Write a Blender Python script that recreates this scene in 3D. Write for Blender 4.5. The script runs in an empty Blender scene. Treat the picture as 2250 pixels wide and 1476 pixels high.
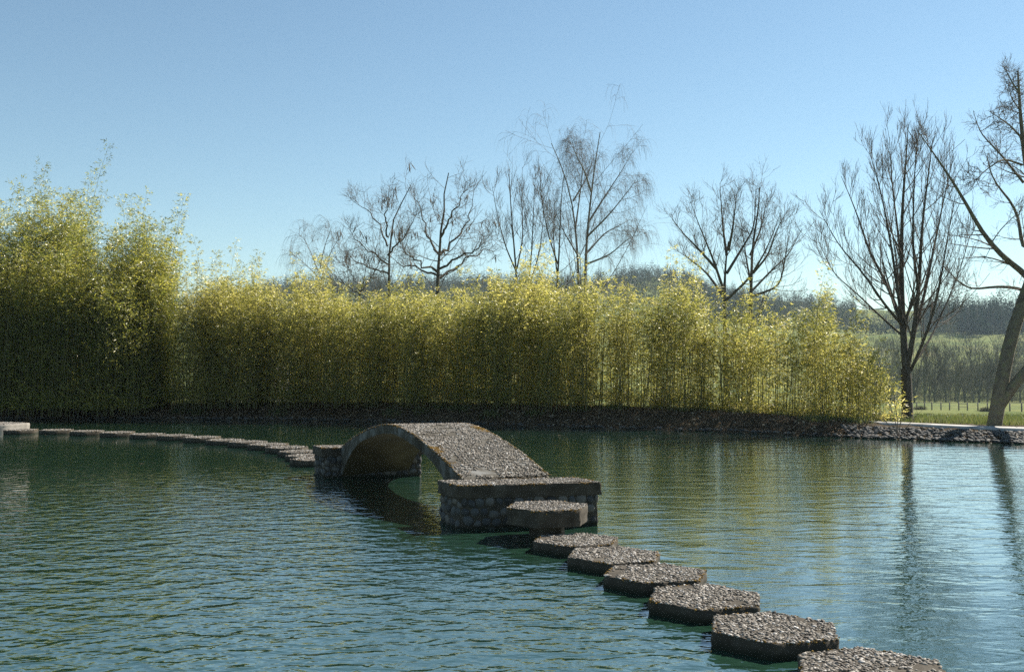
import bpy, math, random
import numpy as np
from mathutils import Vector, noise as mnoise

R = math.radians
rng = np.random.default_rng(7)
scene = bpy.context.scene
C = scene.collection

# ------------------------------------------------------------------ camera, sky, sun, exposure
cam_d = bpy.data.cameras.new('camera'); cam = bpy.data.objects.new('camera', cam_d); C.objects.link(cam)
cam.location = (0, 0, 1.64)
cam.rotation_euler = (R(90) + math.atan(70 / 2250), 0, 0)
cam_d.sensor_width = 36; cam_d.lens = 36.0
cam_d.clip_start = 0.1; cam_d.clip_end = 6000
scene.camera = cam

SUN_AZ = R(34)      # counter-clockwise from +X (right); +Y is straight ahead
SUN_EL = R(42)
SKY_STRENGTH = 0.064
SUN_STRENGTH = 5.0
EXPOSURE = 1.1
sdir = Vector((math.cos(SUN_AZ) * math.cos(SUN_EL), math.sin(SUN_AZ) * math.cos(SUN_EL), math.sin(SUN_EL)))
world = bpy.data.worlds.new('World'); scene.world = world; world.use_nodes = True
wn = world.node_tree; bgn = wn.nodes['Background']
sky = wn.nodes.new('ShaderNodeTexSky'); sky.sky_type = 'NISHITA'; sky.sun_disc = False
sky.sun_elevation = SUN_EL; sky.sun_rotation = R(90) - SUN_AZ
sky.air_density = 1.0; sky.dust_density = 0.05; sky.ozone_density = 1.0; sky.altitude = 50
tint = wn.nodes.new('ShaderNodeMix'); tint.data_type = 'RGBA'; tint.blend_type = 'MULTIPLY'; tint.inputs[0].default_value = 1
tint.inputs[7].default_value = (0.88, 0.99, 0.95, 1)
wn.links.new(sky.outputs[0], tint.inputs[6]); wn.links.new(tint.outputs[2], bgn.inputs[0]); bgn.inputs[1].default_value = SKY_STRENGTH
sl = bpy.data.lights.new('sun', 'SUN'); so = bpy.data.objects.new('sun', sl); C.objects.link(so)
sl.energy = SUN_STRENGTH; sl.angle = R(0.53); sl.color = (1, 0.93, 0.82)
so.rotation_euler = sdir.to_track_quat('Z', 'Y').to_euler(); so.location = (20, 20, 40)
scene.view_settings.view_transform = 'Standard'; scene.view_settings.look = 'None'
scene.view_settings.exposure = EXPOSURE; scene.view_settings.gamma = 1; scene.view_settings.use_curve_mapping = False
scene.cycles.max_bounces = 8; scene.cycles.transparent_max_bounces = 8
scene.cycles.use_denoising = False; scene.cycles.use_adaptive_sampling = False; scene.cycles.volume_bounces = 0; scene.cycles.sample_clamp_indirect = 4

# ------------------------------------------------------------------ helpers
def px(u, v, y):
    """world point seen at photo pixel (u, v) at distance y ahead"""
    return np.array([(u - 1125) / 2250 * y, y, 1.64 + (808 - v) / 2250 * y])

def mesh(name, V, F, mats, mi=None, smooth=False, uv=None):
    me = bpy.data.meshes.new(name)
    V = np.asarray(V, dtype=np.float32).reshape(-1, 3)
    if isinstance(F, np.ndarray):
        n, k = F.shape
        me.vertices.add(len(V)); me.vertices.foreach_set('co', V.ravel())
        me.loops.add(n * k); me.loops.foreach_set('vertex_index', F.astype(np.int32).ravel())
        me.polygons.add(n); me.polygons.foreach_set('loop_start', np.arange(0, n * k, k, dtype=np.int32))
        try: me.polygons.foreach_set('loop_total', np.full(n, k, dtype=np.int32))
        except Exception: pass
    else:
        me.from_pydata([tuple(v) for v in V], [], F)
    for m in (mats if isinstance(mats, (list, tuple)) else [mats]): me.materials.append(m)
    if mi is not None: me.polygons.foreach_set('material_index', np.asarray(mi, dtype=np.int32))
    if smooth: me.polygons.foreach_set('use_smooth', np.ones(len(me.polygons), dtype=bool))
    me.update(calc_edges=True); me.validate()
    return me

def link(name, me, parent=None, loc=None):
    o = bpy.data.objects.new(name, me); C.objects.link(o)
    if parent: o.parent = parent
    if loc is not None: o.location = loc
    return o

def tag(o, label=None, cat=None, group=None, kind=None):
    for k, v in (('label', label), ('category', cat), ('group', group), ('kind', kind)):
        if v: o[k] = v
    return o

class Bag:
    """collects triangle / quad soups with material indices into one mesh of triangles"""
    def __init__(s): s.V = []; s.F = []; s.M = []; s.n = 0
    def add(s, V, F, m=0):
        V = np.asarray(V, float).reshape(-1, 3); F = np.asarray(F, int)
        if F.shape[1] == 4: F = np.vstack([F[:, [0, 1, 2]], F[:, [0, 2, 3]]])
        s.V.append(V); s.F.append(F + s.n); s.M.append(np.full(len(F), m)); s.n += len(V)
    def mesh(s, name, mats, smooth=False):
        return mesh(name, np.vstack(s.V), np.vstack(s.F), mats, np.concatenate(s.M), smooth)

def ico(sub):
    import bmesh
    bm = bmesh.new(); bmesh.ops.create_icosphere(bm, subdivisions=sub, radius=1)
    V = np.array([v.co[:] for v in bm.verts]); F = np.array([[v.index for v in f.verts] for f in bm.faces]); bm.free()
    return V, F
ICO1, ICO2 = ico(1), ico(2)

def unit(v): return v / np.maximum(np.linalg.norm(v, axis=-1, keepdims=True), 1e-9)

def blobs(P, S, N=None, tmpl=ICO1, rough=0.12):
    """ellipsoids at P (m,3), half-axes S (m,3), third axis along N; returns V, F"""
    m = len(P); V0, F0 = tmpl
    N = np.tile([0, 0, 1.0], (m, 1)) if N is None else unit(N)
    r = unit(rng.normal(size=(m, 3))); A = unit(np.cross(N, r)); B = np.cross(N, A)
    V = V0[None] * S[:, None, :] * (1 + rough * rng.normal(size=(m, len(V0), 1)).clip(-1.5, 1.5))
    W = V[..., 0:1] * A[:, None] + V[..., 1:2] * B[:, None] + V[..., 2:3] * N[:, None] + P[:, None]
    F = F0[None] + (np.arange(m) * len(V0))[:, None, None]
    return W.reshape(-1, 3), F.reshape(-1, 3)

def tubes(P, Rr, k=4):
    """P (m,n,3) polylines, Rr (m,n) radii -> V, F (quads)"""
    m, n, _ = P.shape
    T = np.gradient(P, axis=1); T = unit(T)
    ref = np.where(np.abs(T[:, :1, 2:3]) > 0.9, np.array([[[1.0, 0, 0]]]), np.array([[[0, 0, 1.0]]]))
    ref = np.repeat(ref, n, axis=1)
    A = unit(np.cross(T, ref)); B = np.cross(T, A)
    a = np.arange(k) * 2 * math.pi / k
    V = P[:, :, None] + Rr[:, :, None, None] * (np.cos(a)[None, None, :, None] * A[:, :, None] + np.sin(a)[None, None, :, None] * B[:, :, None])
    i = np.arange(n - 1)[:, None]; j = np.arange(k)[None]
    q = np.stack([i * k + j, i * k + (j + 1) % k, (i + 1) * k + (j + 1) % k, (i + 1) * k + j], -1).reshape(-1, 4)
    F = q[None] + (np.arange(m) * n * k)[:, None, None]
    return V.reshape(-1, 3), F.reshape(-1, 4)

def leaves(P, D, L, W, tmpl_fold=0.25):
    """pointed folded leaves: base P, direction D, length L, width W -> V, F (two tris sides)"""
    m = len(P); D = unit(D); s = unit(np.cross(D, unit(rng.normal(size=(m, 3))))); nrm = np.cross(D, s)
    L = L[:, None]; W = W[:, None]
    base = P; mid = P + D * L * 0.4; tip = P + D * L
    l = mid + s * W * 0.5 + nrm * W * tmpl_fold; r = mid - s * W * 0.5 + nrm * W * tmpl_fold
    V = np.stack([base, r, tip, l], 1).reshape(-1, 3)
    F = np.array([[0, 1, 2, 3]])[None] + (np.arange(m) * 4)[:, None, None]
    return V, F.reshape(-1, 4)

# ------------------------------------------------------------------ materials
def newmat(name):
    m = bpy.data.materials.new(name); m.use_nodes = True
    nt = m.node_tree; return m, nt, nt.nodes['Principled BSDF'], nt.nodes['Material Output']

def ramp(nt, fac, stops):
    r = nt.nodes.new('ShaderNodeValToRGB'); e = r.color_ramp.elements
    while len(e) < len(stops): e.new(0.5)
    for el, (p, c) in zip(e, stops): el.position = p; el.color = (*c, 1)
    nt.links.new(fac, r.inputs[0]); return r.outputs[0]

def noise(nt, scale, detail=4, rough=0.55, vec=None, dist=0):
    n = nt.nodes.new('ShaderNodeTexNoise'); n.inputs['Scale'].default_value = scale
    n.inputs['Detail'].default_value = detail; n.inputs['Roughness'].default_value = rough
    n.inputs['Distortion'].default_value = dist
    if vec is None:
        t = nt.nodes.get('tc') or nt.nodes.new('ShaderNodeTexCoord'); t.name = 'tc'; vec = t.outputs['Object']
    nt.links.new(vec, n.inputs['Vector']); return n.outputs['Fac']

def mixc(nt, fac, a, b, mode='MIX'):
    m = nt.nodes.new('ShaderNodeMix'); m.data_type = 'RGBA'; m.blend_type = mode
    for s, v in ((m.inputs[0], fac), (m.inputs[6], a), (m.inputs[7], b)):
        if hasattr(v, 'is_linked'): nt.links.new(v, s)
        elif isinstance(v, (int, float)): s.default_value = v
        else: s.default_value = (*v, 1)
    return m.outputs[2]

def mth(nt, op, a, b=None, c=None, clamp=False):
    m = nt.nodes.new('ShaderNodeMath'); m.operation = op; m.use_clamp = clamp
    for i, v in enumerate((a, b, c)):
        if v is None: continue
        if hasattr(v, 'is_linked'): nt.links.new(v, m.inputs[i])
        else: m.inputs[i].default_value = v
    return m.outputs[0]

def bump(nt, h, dist, strength=1.0, normal=None):
    b = nt.nodes.new('ShaderNodeBump'); b.inputs['Strength'].default_value = strength
    b.inputs['Distance'].default_value = dist; nt.links.new(h, b.inputs['Height'])
    if normal is not None: nt.links.new(normal, b.inputs['Normal'])
    return b.outputs[0]

def mat_simple(name, stops, scale=5, rough=0.9, bdist=0.01, bscale=None, spec=0.3, detail=6):
    m, nt, b, o = newmat(name)
    nt.links.new(ramp(nt, noise(nt, scale, detail, 0.65), stops), b.inputs['Base Color'])
    b.inputs['Roughness'].default_value = rough; b.inputs['Specular IOR Level'].default_value = spec
    if bdist: nt.links.new(bump(nt, noise(nt, bscale or scale * 4, 6, 0.7), bdist), b.inputs['Normal'])
    return m

def wetband(nt, b, col):
    g = nt.nodes.new('ShaderNodeNewGeometry'); sp = nt.nodes.new('ShaderNodeSeparateXYZ'); nt.links.new(g.outputs['Position'], sp.inputs[0])
    hgt = mth(nt, 'ADD', sp.outputs[2], mth(nt, 'MULTIPLY', noise(nt, 9, 3, 0.6, g.outputs['Position']), -0.05))
    mr = nt.nodes.new('ShaderNodeMapRange'); nt.links.new(hgt, mr.inputs[0]); mr.inputs[1].default_value = -0.01; mr.inputs[2].default_value = 0.03
    mr.inputs[3].default_value = 1; mr.inputs[4].default_value = 0
    nt.links.new(mixc(nt, mr.outputs[0], col, (0.022, 0.024, 0.014)), b.inputs['Base Color'])

def mat_island(name, stops, rough=0.8, spec=0.4):
    m, nt, b, o = newmat(name)
    g = nt.nodes.new('ShaderNodeNewGeometry')
    c = ramp(nt, g.outputs['Random Per Island'], stops)
    c = mixc(nt, 0.35, c, ramp(nt, noise(nt, 60, 4, 0.7), [(0.3, (0.35, 0.35, 0.35)), (0.7, (1, 1, 1))]), 'MULTIPLY')
    nt.links.new(c, b.inputs['Base Color'])
    b.inputs['Roughness'].default_value = rough; b.inputs['Specular IOR Level'].default_value = spec
    return m

M_conc = mat_simple('concrete', [(0.3, (0.030, 0.024, 0.016)), (0.55, (0.066, 0.055, 0.040)), (0.75, (0.13, 0.115, 0.09))], 6, 0.95, 0.006, 45)
M_soffit = mat_simple('brown_soffit', [(0.3, (0.035, 0.029, 0.014)), (0.55, (0.075, 0.062, 0.032)), (0.8, (0.13, 0.115, 0.07))], 2.2, 0.95, 0.004, 30)  # arch underside: browner, without the pale tones of the streaked concrete
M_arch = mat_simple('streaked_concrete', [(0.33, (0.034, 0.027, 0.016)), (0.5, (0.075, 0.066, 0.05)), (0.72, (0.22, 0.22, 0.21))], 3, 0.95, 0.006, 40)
M_mortar = mat_simple('mortar', [(0.3, (0.04, 0.033, 0.023)), (0.7, (0.09, 0.077, 0.057))], 8, 0.95, 0.01, 50)
M_peb = mat_island('pebbles', [(0.0, (0.08, 0.064, 0.048)), (0.4, (0.155, 0.132, 0.104)), (0.75, (0.225, 0.198, 0.16)), (0.92, (0.34, 0.31, 0.27)), (1.0, (0.62, 0.59, 0.55))], 0.75, 0.4)
M_cob = mat_island('river_cobbles', [(0.0, (0.035, 0.032, 0.028)), (0.4, (0.065, 0.067, 0.066)), (0.7, (0.095, 0.095, 0.09)), (1.0, (0.16, 0.14, 0.115))], 0.75, 0.35)
for mm in (M_conc, M_mortar, M_cob):
    bb = mm.node_tree.nodes['Principled BSDF']; wetband(mm.node_tree, bb, bb.inputs['Base Color'].links[0].from_socket)
M_moss = mat_island('rusty_moss', [(0.0, (0.10, 0.065, 0.02)), (0.5, (0.20, 0.12, 0.03)), (1.0, (0.32, 0.20, 0.06))], 1.0, 0.1)
M_bark = mat_simple('bark', [(0.3, (0.05, 0.042, 0.032)), (0.6, (0.13, 0.115, 0.09)), (0.8, (0.20, 0.19, 0.15))], 9, 0.95, 0.05, 22)
M_barkg = mat_simple('mossy_bark', [(0.3, (0.08, 0.065, 0.045)), (0.5, (0.20, 0.17, 0.12)), (0.65, (0.21, 0.20, 0.10)), (0.85, (0.34, 0.31, 0.25))], 7, 0.95, 0.06, 16)
M_twig = mat_simple('twig_bark', [(0.3, (0.10, 0.08, 0.06)), (0.7, (0.19, 0.155, 0.12))], 9, 0.9, 0)
M_birch = mat_simple('birch_bark', [(0.35, (0.08, 0.07, 0.06)), (0.6, (0.24, 0.23, 0.21))], 6, 0.9, 0.0)
M_fartwig = mat_simple('far_twigs', [(0.3, (0.09, 0.085, 0.048)), (0.7, (0.17, 0.165, 0.09))], 0.4, 0.95, 0)
M_culm = mat_simple('bamboo_culm', [(0.3, (0.06, 0.065, 0.02)), (0.7, (0.15, 0.14, 0.05))], 2, 0.5, 0, spec=0.4)
M_white = mat_simple('white_siding', [(0.3, (0.34, 0.35, 0.38)), (0.7, (0.42, 0.43, 0.46))], 2, 0.7, 0)
M_roofm = mat_simple('grey_roof', [(0.3, (0.2, 0.2, 0.21)), (0.7, (0.28, 0.28, 0.29))], 2, 0.8, 0)
M_post = mat_simple('weathered_wood', [(0.3, (0.10, 0.085, 0.065)), (0.7, (0.2, 0.18, 0.15))], 8, 0.95, 0)
M_wire = mat_simple('fence_wire', [(0.3, (0.2, 0.2, 0.2)), (0.7, (0.3, 0.3, 0.3))], 8, 0.6, 0)
M_path = mat_simple('path_concrete', [(0.3, (0.30, 0.29, 0.27)), (0.7, (0.42, 0.41, 0.39))], 3, 0.9, 0.004, 60)
M_slabtop = mat_simple('pale_concrete', [(0.3, (0.17, 0.155, 0.135)), (0.7, (0.28, 0.26, 0.23))], 6, 0.9, 0.006, 60)

def mat_leaf(name, stops, trans, tfac=0.5, rough=0.5, clump=0.5, spec=0.06, frs=0.12):
    m, nt, b, o = newmat(name); nt.nodes.remove(b)
    g = nt.nodes.new('ShaderNodeNewGeometry'); oi = nt.nodes.new('ShaderNodeObjectInfo')
    f = mth(nt, 'MULTIPLY_ADD', noise(nt, clump, 3, 0.6), 1.3, mth(nt, 'MULTIPLY_ADD', g.outputs['Random Per Island'], 0.55, -0.42), clamp=True)
    col = ramp(nt, f, stops)
    tcol = mixc(nt, 1.0, col, trans, 'MULTIPLY')
    d = nt.nodes.new('ShaderNodeBsdfDiffuse'); nt.links.new(col, d.inputs[0])
    t = nt.nodes.new('ShaderNodeBsdfTranslucent'); nt.links.new(tcol, t.inputs[0])
    gl = nt.nodes.new('ShaderNodeBsdfGlossy'); gl.inputs[0].default_value = (1, 0.97, 0.8, 1); gl.inputs['Roughness'].default_value = rough
    a = nt.nodes.new('ShaderNodeMixShader'); a.inputs[0].default_value = tfac
    nt.links.new(d.outputs[0], a.inputs[1]); nt.links.new(t.outputs[0], a.inputs[2])
    fr = nt.nodes.new('ShaderNodeFresnel'); fr.inputs[0].default_value = 1.42
    c = nt.nodes.new('ShaderNodeMixShader'); nt.links.new(mth(nt, 'ADD', mth(nt, 'MULTIPLY', fr.outputs[0], frs), spec * 0.3), c.inputs[0])
    nt.links.new(a.outputs[0], c.inputs[1]); nt.links.new(gl.outputs[0], c.inputs[2])
    nt.links.new(c.outputs[0], o.inputs[0]); return m

M_bam_y = mat_leaf('yellow_bamboo_leaf', [(0.12, (0.068, 0.083, 0.022)), (0.38, (0.177, 0.181, 0.043)), (0.68, (0.36, 0.335, 0.11)), (1.0, (0.50, 0.44, 0.23))], (2.0, 1.92, 1.5), 0.67)
M_bam_g = mat_leaf('green_bamboo_leaf', [(0.12, (0.04, 0.064, 0.018)), (0.45, (0.125, 0.145, 0.033)), (0.72, (0.31, 0.30, 0.075)), (1.0, (0.48, 0.42, 0.16))], (2.0, 1.9, 1.3), 0.64)
M_grassblade = mat_leaf('grass_blade', [(0.1, (0.08, 0.11, 0.035)), (0.6, (0.13, 0.155, 0.055)), (1.0, (0.27, 0.24, 0.12))], (1.1, 1.1, 0.8))
M_conif = mat_leaf('conifer_needles', [(0.1, (0.014, 0.034, 0.018)), (0.6, (0.028, 0.052, 0.026)), (1.0, (0.05, 0.075, 0.035))], (0.6, 0.6, 0.6), 0.2, 0.6, 0.02, 0.0, 0.0)
M_litter = mat_island('leaf_litter', [(0.0, (0.06, 0.04, 0.022)), (0.5, (0.14, 0.09, 0.05)), (0.85, (0.24, 0.17, 0.10)), (1.0, (0.42, 0.36, 0.27))], 0.9, 0.2)

# ground: grass with bare and dry patches
m, nt, b, o = newmat('field_grass'); M_ground = m
c1 = ramp(nt, noise(nt, 0.05, 8, 0.65), [(0.35, (0.10, 0.14, 0.04)), (0.52, (0.165, 0.19, 0.06)), (0.68, (0.22, 0.215, 0.09))])
c2 = ramp(nt, noise(nt, 1.5, 8, 0.75), [(0.3, (0.55, 0.55, 0.5)), (0.7, (1.25, 1.2, 1.1))])
nt.links.new(mixc(nt, 1.0, c1, c2, 'MULTIPLY'), b.inputs['Base Color'])
b.inputs['Roughness'].default_value = 1; b.inputs['Specular IOR Level'].default_value = 0.1
nt.links.new(bump(nt, noise(nt, 6, 8, 0.8), 0.12), b.inputs['Normal'])
M_bank = mat_simple('bank_soil', [(0.25, (0.022, 0.018, 0.012)), (0.5, (0.06, 0.045, 0.028)), (0.75, (0.12, 0.09, 0.055))], 3, 1.0, 0.05, 14, spec=0.1, detail=10)

# water
m, nt, b, o = newmat('pond_water'); M_water = m
tc = nt.nodes.new('ShaderNodeTexCoord'); tc.name = 'tc'
sep = nt.nodes.new('ShaderNodeSeparateXYZ'); nt.links.new(tc.outputs['Object'], sep.inputs[0])
X, Y = sep.outputs[0], sep.outputs[1]
def mapping(sx, sy, rot=0.0):
    mp = nt.nodes.new('ShaderNodeMapping'); nt.links.new(tc.outputs['Object'], mp.inputs[0])
    mp.inputs['Scale'].default_value = (sx, sy, 1); mp.inputs['Rotation'].default_value = (0, 0, rot); return mp.outputs[0]
def smooth(v, a, bb):
    mr = nt.nodes.new('ShaderNodeMapRange'); mr.interpolation_type = 'SMOOTHSTEP'
    nt.links.new(v, mr.inputs[0]); mr.inputs[1].default_value = a; mr.inputs[2].default_value = bb; return mr.outputs[0]
line = mth(nt, 'MULTIPLY_ADD', Y, 0.42, X)                 # rises to the right of the stepping-stone line
right = smooth(line, 3.6, 5.4)
far = smooth(Y, 11.0, 19.0)
patch = noise(nt, 0.35, 2, 0.5, mapping(1, 0.6))
ampL = mth(nt, 'MULTIPLY', mth(nt, 'SUBTRACT', 1.0, right), mth(nt, 'MULTIPLY_ADD', far, -0.80, 1.0))
ampL = mth(nt, 'MULTIPLY', ampL, mth(nt, 'MULTIPLY_ADD', patch, 0.8, 0.6))
w1 = noise(nt, 5.4, 2.0, 0.45, mapping(0.72, 1.0, R(-12)), 0.5)
w2 = noise(nt, 13, 2.0, 0.5, mapping(0.75, 1.0, R(18)), 0.3)
hL = mth(nt, 'ADD', mth(nt, 'MULTIPLY', w1, 0.027), mth(nt, 'MULTIPLY', w2, 0.0085))
w3 = noise(nt, 3.2, 2.5, 0.5, mapping(0.42, 1.0, R(8)), 0.8)
w4 = noise(nt, 15.0, 2.5, 0.55, mapping(0.62, 1.0, R(-5)), 0.3)
hR = mth(nt, 'ADD', mth(nt, 'MULTIPLY', w3, 0.015), mth(nt, 'MULTIPLY', w4, 0.0030))
ampR = mth(nt, 'MULTIPLY', mth(nt, 'MULTIPLY_ADD', right, 0.8, 0.2), mth(nt, 'MULTIPLY_ADD', smooth(Y, 15.0, 25.0), -0.45, 1.0))
h = mth(nt, 'ADD', mth(nt, 'MULTIPLY', hL, ampL), mth(nt, 'MULTIPLY', hR, ampR))
nt.links.new(bump(nt, h, 1.0), b.inputs['Normal'])
b.inputs['Roughness'].default_value = 0.03; b.inputs['IOR'].default_value = 1.55; b.inputs['Specular IOR Level'].default_value = 1.0
b.inputs['Coat Weight'].default_value = 0.75; b.inputs['Coat IOR'].default_value = 1.5; b.inputs['Coat Roughness'].default_value = 0.03
nt.links.new(b.inputs['Normal'].links[0].from_socket, b.inputs['Coat Normal'])
nt.links.new(ramp(nt, noise(nt, 0.25, 3, 0.5), [(0.3, (0.012, 0.038, 0.022)), (0.7, (0.018, 0.050, 0.032))]), b.inputs['Base Color'])

# ------------------------------------------------------------------ terrain
SX = np.array([-60, -20, -16.3, -13.4, -10.5, -5.3, 0.9, 5.1, 8.15, 11.05, 16, 40.0])
SY = np.array([32.5, 32.7, 32.7, 32.7, 32.6, 31.6, 28.2, 26.5, 23.9, 22.1, 19.5, 12.0])
LZ = np.array([0.30, 0.30, 0.30, 0.30, 0.32, 0.38, 0.42, 0.38, 0.24, 0.20, 0.20, 0.2])
def shore(x): return np.interp(x, SX, SY)
def landz(x): return np.interp(x, SX, LZ)
RU = np.array([-3000, 0, 300, 430, 600, 700, 1000, 1280, 1350, 1430, 1500, 1570, 1750, 1900, 2250, 2700, 5000.])
RP = np.array([740, 720, 705, 675, 640, 628, 626, 624, 612, 606, 614, 648, 664, 682, 684, 700, 740.])
FY = np.array([0, 34, 60, 100, 160, 240, 270.]); FZ = np.array([0.3, 0.0, -1.8, -3.1, -4.9, -6.5, -6.7])
def ground(x, y):
    x = np.asarray(x, float); y = np.asarray(y, float)
    d = y - shore(x)
    base = np.where(y < 34, landz(x), 0)
    f = np.interp(y, FY, FZ)
    w = np.clip((d - 3) / 8, 0, 1); w = w * w * (3 - 2 * w)
    z = landz(x) * (1 - w) + np.minimum(f, landz(x)) * w
    u = 1125 + 2250 * x / np.maximum(y, 1)
    zr = 1.64 + (808 - np.interp(u, RU, RP)) * 700 / 2250
    t = np.clip((y - 270) / 430, 0, 1)
    hz = -6.7 + (zr + 6.7) * t ** 1.1 - np.clip((y - 700) / 900, 0, 1) * 20
    z = np.where(y > 270, hz, z)
    inside = (d < 2.2) & (y > 1.2) & (x > -45) & (x < 30)
    z = np.where(inside, np.where(d < 0, -0.9, -0.5), z)
    z = np.where(y < 1.2, 0.25, z)
    return z

az = np.linspace(0, 2 * math.pi, 1, endpoint=False)
xs = np.concatenate([-np.geomspace(900, 40, 40), np.linspace(-39, 39, 131), np.geomspace(40, 900, 40)])
ys = np.concatenate([[-900, -400, -150, -50, -15, -5, 0, 1.1, 1.3, 3, 8, 14], np.linspace(18, 46, 80), np.geomspace(47, 280, 60), np.linspace(286, 720, 70), np.geomspace(740, 3000, 12)])
GX, GY = np.meshgrid(xs, ys)
GZ = ground(GX, GY)
nz = np.array([mnoise.noise(Vector((a * 0.05, b_ * 0.05, 0))) for a, b_ in zip(GX.ravel(), GY.ravel())]).reshape(GX.shape)
GZ = GZ + nz * np.clip((GY - 40) / 60, 0, 1) * np.where(GY > 270, 3.0, 0.35)
ny, nx = GX.shape
idx = np.arange(ny * nx).reshape(ny, nx)
GF = np.stack([idx[:-1, :-1], idx[:-1, 1:], idx[1:, 1:], idx[1:, :-1]], -1).reshape(-1, 4)
g = link('ground', mesh('ground', np.stack([GX, GY, GZ], -1), GF, M_ground, smooth=True)); tag(g, kind='structure')

w = link('pond_water', mesh('pond_water', [(-60, 0.9, 0), (45, 0.9, 0), (45, 36, 0), (-60, 36, 0)], np.array([[0, 1, 2, 3]]), M_water)); tag(w, kind='structure')

# bank: a soil strip that climbs out of the water along the far shore
bx = np.linspace(-46, 30, 520); prof = [(-0.5, -0.5), (-0.05, -0.08), (0.05, 0.06), (0.3, 0.17), (0.7, 0.62), (1.1, 0.9), (1.5, 1.03), (2.0, 1.08), (2.8, 1.08), (3.6, 1.04), (4.6, 0.9)]
BV = []
def bank_z(x, dd):
    p = np.array(prof); t = np.interp(dd, p[:, 0], p[:, 1]); return np.where(t < 0, t, t * (landz(x) + 0.03))
for dd, t in prof:
    xx = bx; yy = shore(bx) + dd
    zz = bank_z(bx, dd)
    n1 = np.array([mnoise.noise(Vector((a * 1.3, b_ * 1.3, 3))) for a, b_ in zip(xx, yy)])
    n2 = np.array([mnoise.noise(Vector((a * 5, b_ * 5, 7))) for a, b_ in zip(xx, yy)])
    BV.append(np.stack([xx + 0 * n1, yy + 0.10 * n1, zz + 0.05 * n1 * (dd > 0.2) + 0.035 * n2 * (dd < 3)], -1))
BV = np.stack(BV); a_, b_ = BV.shape[:2]; ii = np.arange(a_ * b_).reshape(a_, b_)
BF = np.stack([ii[:-1, :-1], ii[:-1, 1:], ii[1:, 1:], ii[1:, :-1]], -1).reshape(-1, 4)
bk = link('bank', mesh('bank', BV, BF, M_bank, smooth=True)); tag(bk, kind='structure')

# path behind the right bank
pxs = np.linspace(9.0, 26, 60); PV = []
for dd in (1.0, 2.15):
    PV.append(np.stack([pxs, shore(pxs) + dd + 0.25 * np.clip(12 - pxs, 0, 3), landz(pxs) * 1.1 + 0.045 + 0 * pxs], -1))
lo = [p.copy() for p in PV]
for p in lo: p[:, 2] -= 0.12
PVV = np.stack([lo[0], PV[0], PV[1], lo[1]]); a_, b_ = PVV.shape[:2]; ii = np.arange(a_ * b_).reshape(a_, b_)
PF = np.stack([ii[:-1, :-1], ii[:-1, 1:], ii[1:, 1:], ii[1:, :-1]], -1).reshape(-1, 4)
pth = link('path', mesh('path', PVV, PF, M_path)); tag(pth, kind='structure')

# ------------------------------------------------------------------ slabs with exposed aggregate
def poly_resample(poly, step):
    P = []
    for i in range(len(poly)):
        a = np.array(poly[i], float); b2 = np.array(poly[(i + 1) % len(poly)], float)
        n = max(1, int(round(np.linalg.norm(b2 - a) / step)))
        for k in range(n): P.append(a + (b2 - a) * k / n)
    return np.array(P)

def prism(bag, poly, z0, z1, mside, mtop, step=0.03, jit=0.006, seed=0):
    """rough cast slab: wobbly sides, worn upper edge, flat top"""
    P = poly_resample(poly, step); n = len(P); c = P.mean(0)
    rings = []
    nlev = max(2, int((z1 - z0) / 0.035))
    levels = list(np.linspace(z0, z1 - 0.012, nlev)) + [z1]
    for li, z in enumerate(levels):
        ring = []
        for p in P:
            q = Vector((p[0] * 14 + seed, p[1] * 14, z * 14)); j = mnoise.noise(q) * jit * 1.6 + mnoise.noise(q * 3.1) * jit
            d = (p - c); L = np.linalg.norm(d); inset = 0.010 if li == len(levels) - 1 else 0
            pp = c + d * (1 + (j - inset) / L)
            ring.append((pp[0], pp[1], z + (mnoise.noise(q * 2.3) * jit * 0.8 if 0 < li else 0)))
        rings.append(ring)
    for s in (0.75, 0.4, 0.02):
        rings.append([(c[0] + (p[0] - c[0]) * s, c[1] + (p[1] - c[1]) * s, z1 + mnoise.noise(Vector((p[0] * 9 * s, p[1] * 9 * s, seed))) * 0.004) for p in P])
    V = np.array(rings).reshape(-1, 3); m = len(rings)
    i = np.arange(m - 1)[:, None]; j = np.arange(n)[None]
    Q = np.stack([i * n + j, i * n + (j + 1) % n, (i + 1) * n + (j + 1) % n, (i + 1) * n + j], -1)
    nl = len(levels)
    bag.add(V, Q[:nl - 1].reshape(-1, 4), mside)
    bag.add(V, Q[nl - 1:].reshape(-1, 4), mtop)

def in_poly(P, poly):
    poly = np.array(poly); x, y = P[:, 0], P[:, 1]; inside = np.zeros(len(P), bool); n = len(poly)
    for i in range(n):
        x1, y1 = poly[i]; x2, y2 = poly[(i + 1) % n]
        cond = ((y1 > y) != (y2 > y)) & (x < (x2 - x1) * (y - y1) / (y2 - y1 + 1e-12) + x1)
        inside ^= cond
    return inside

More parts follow.
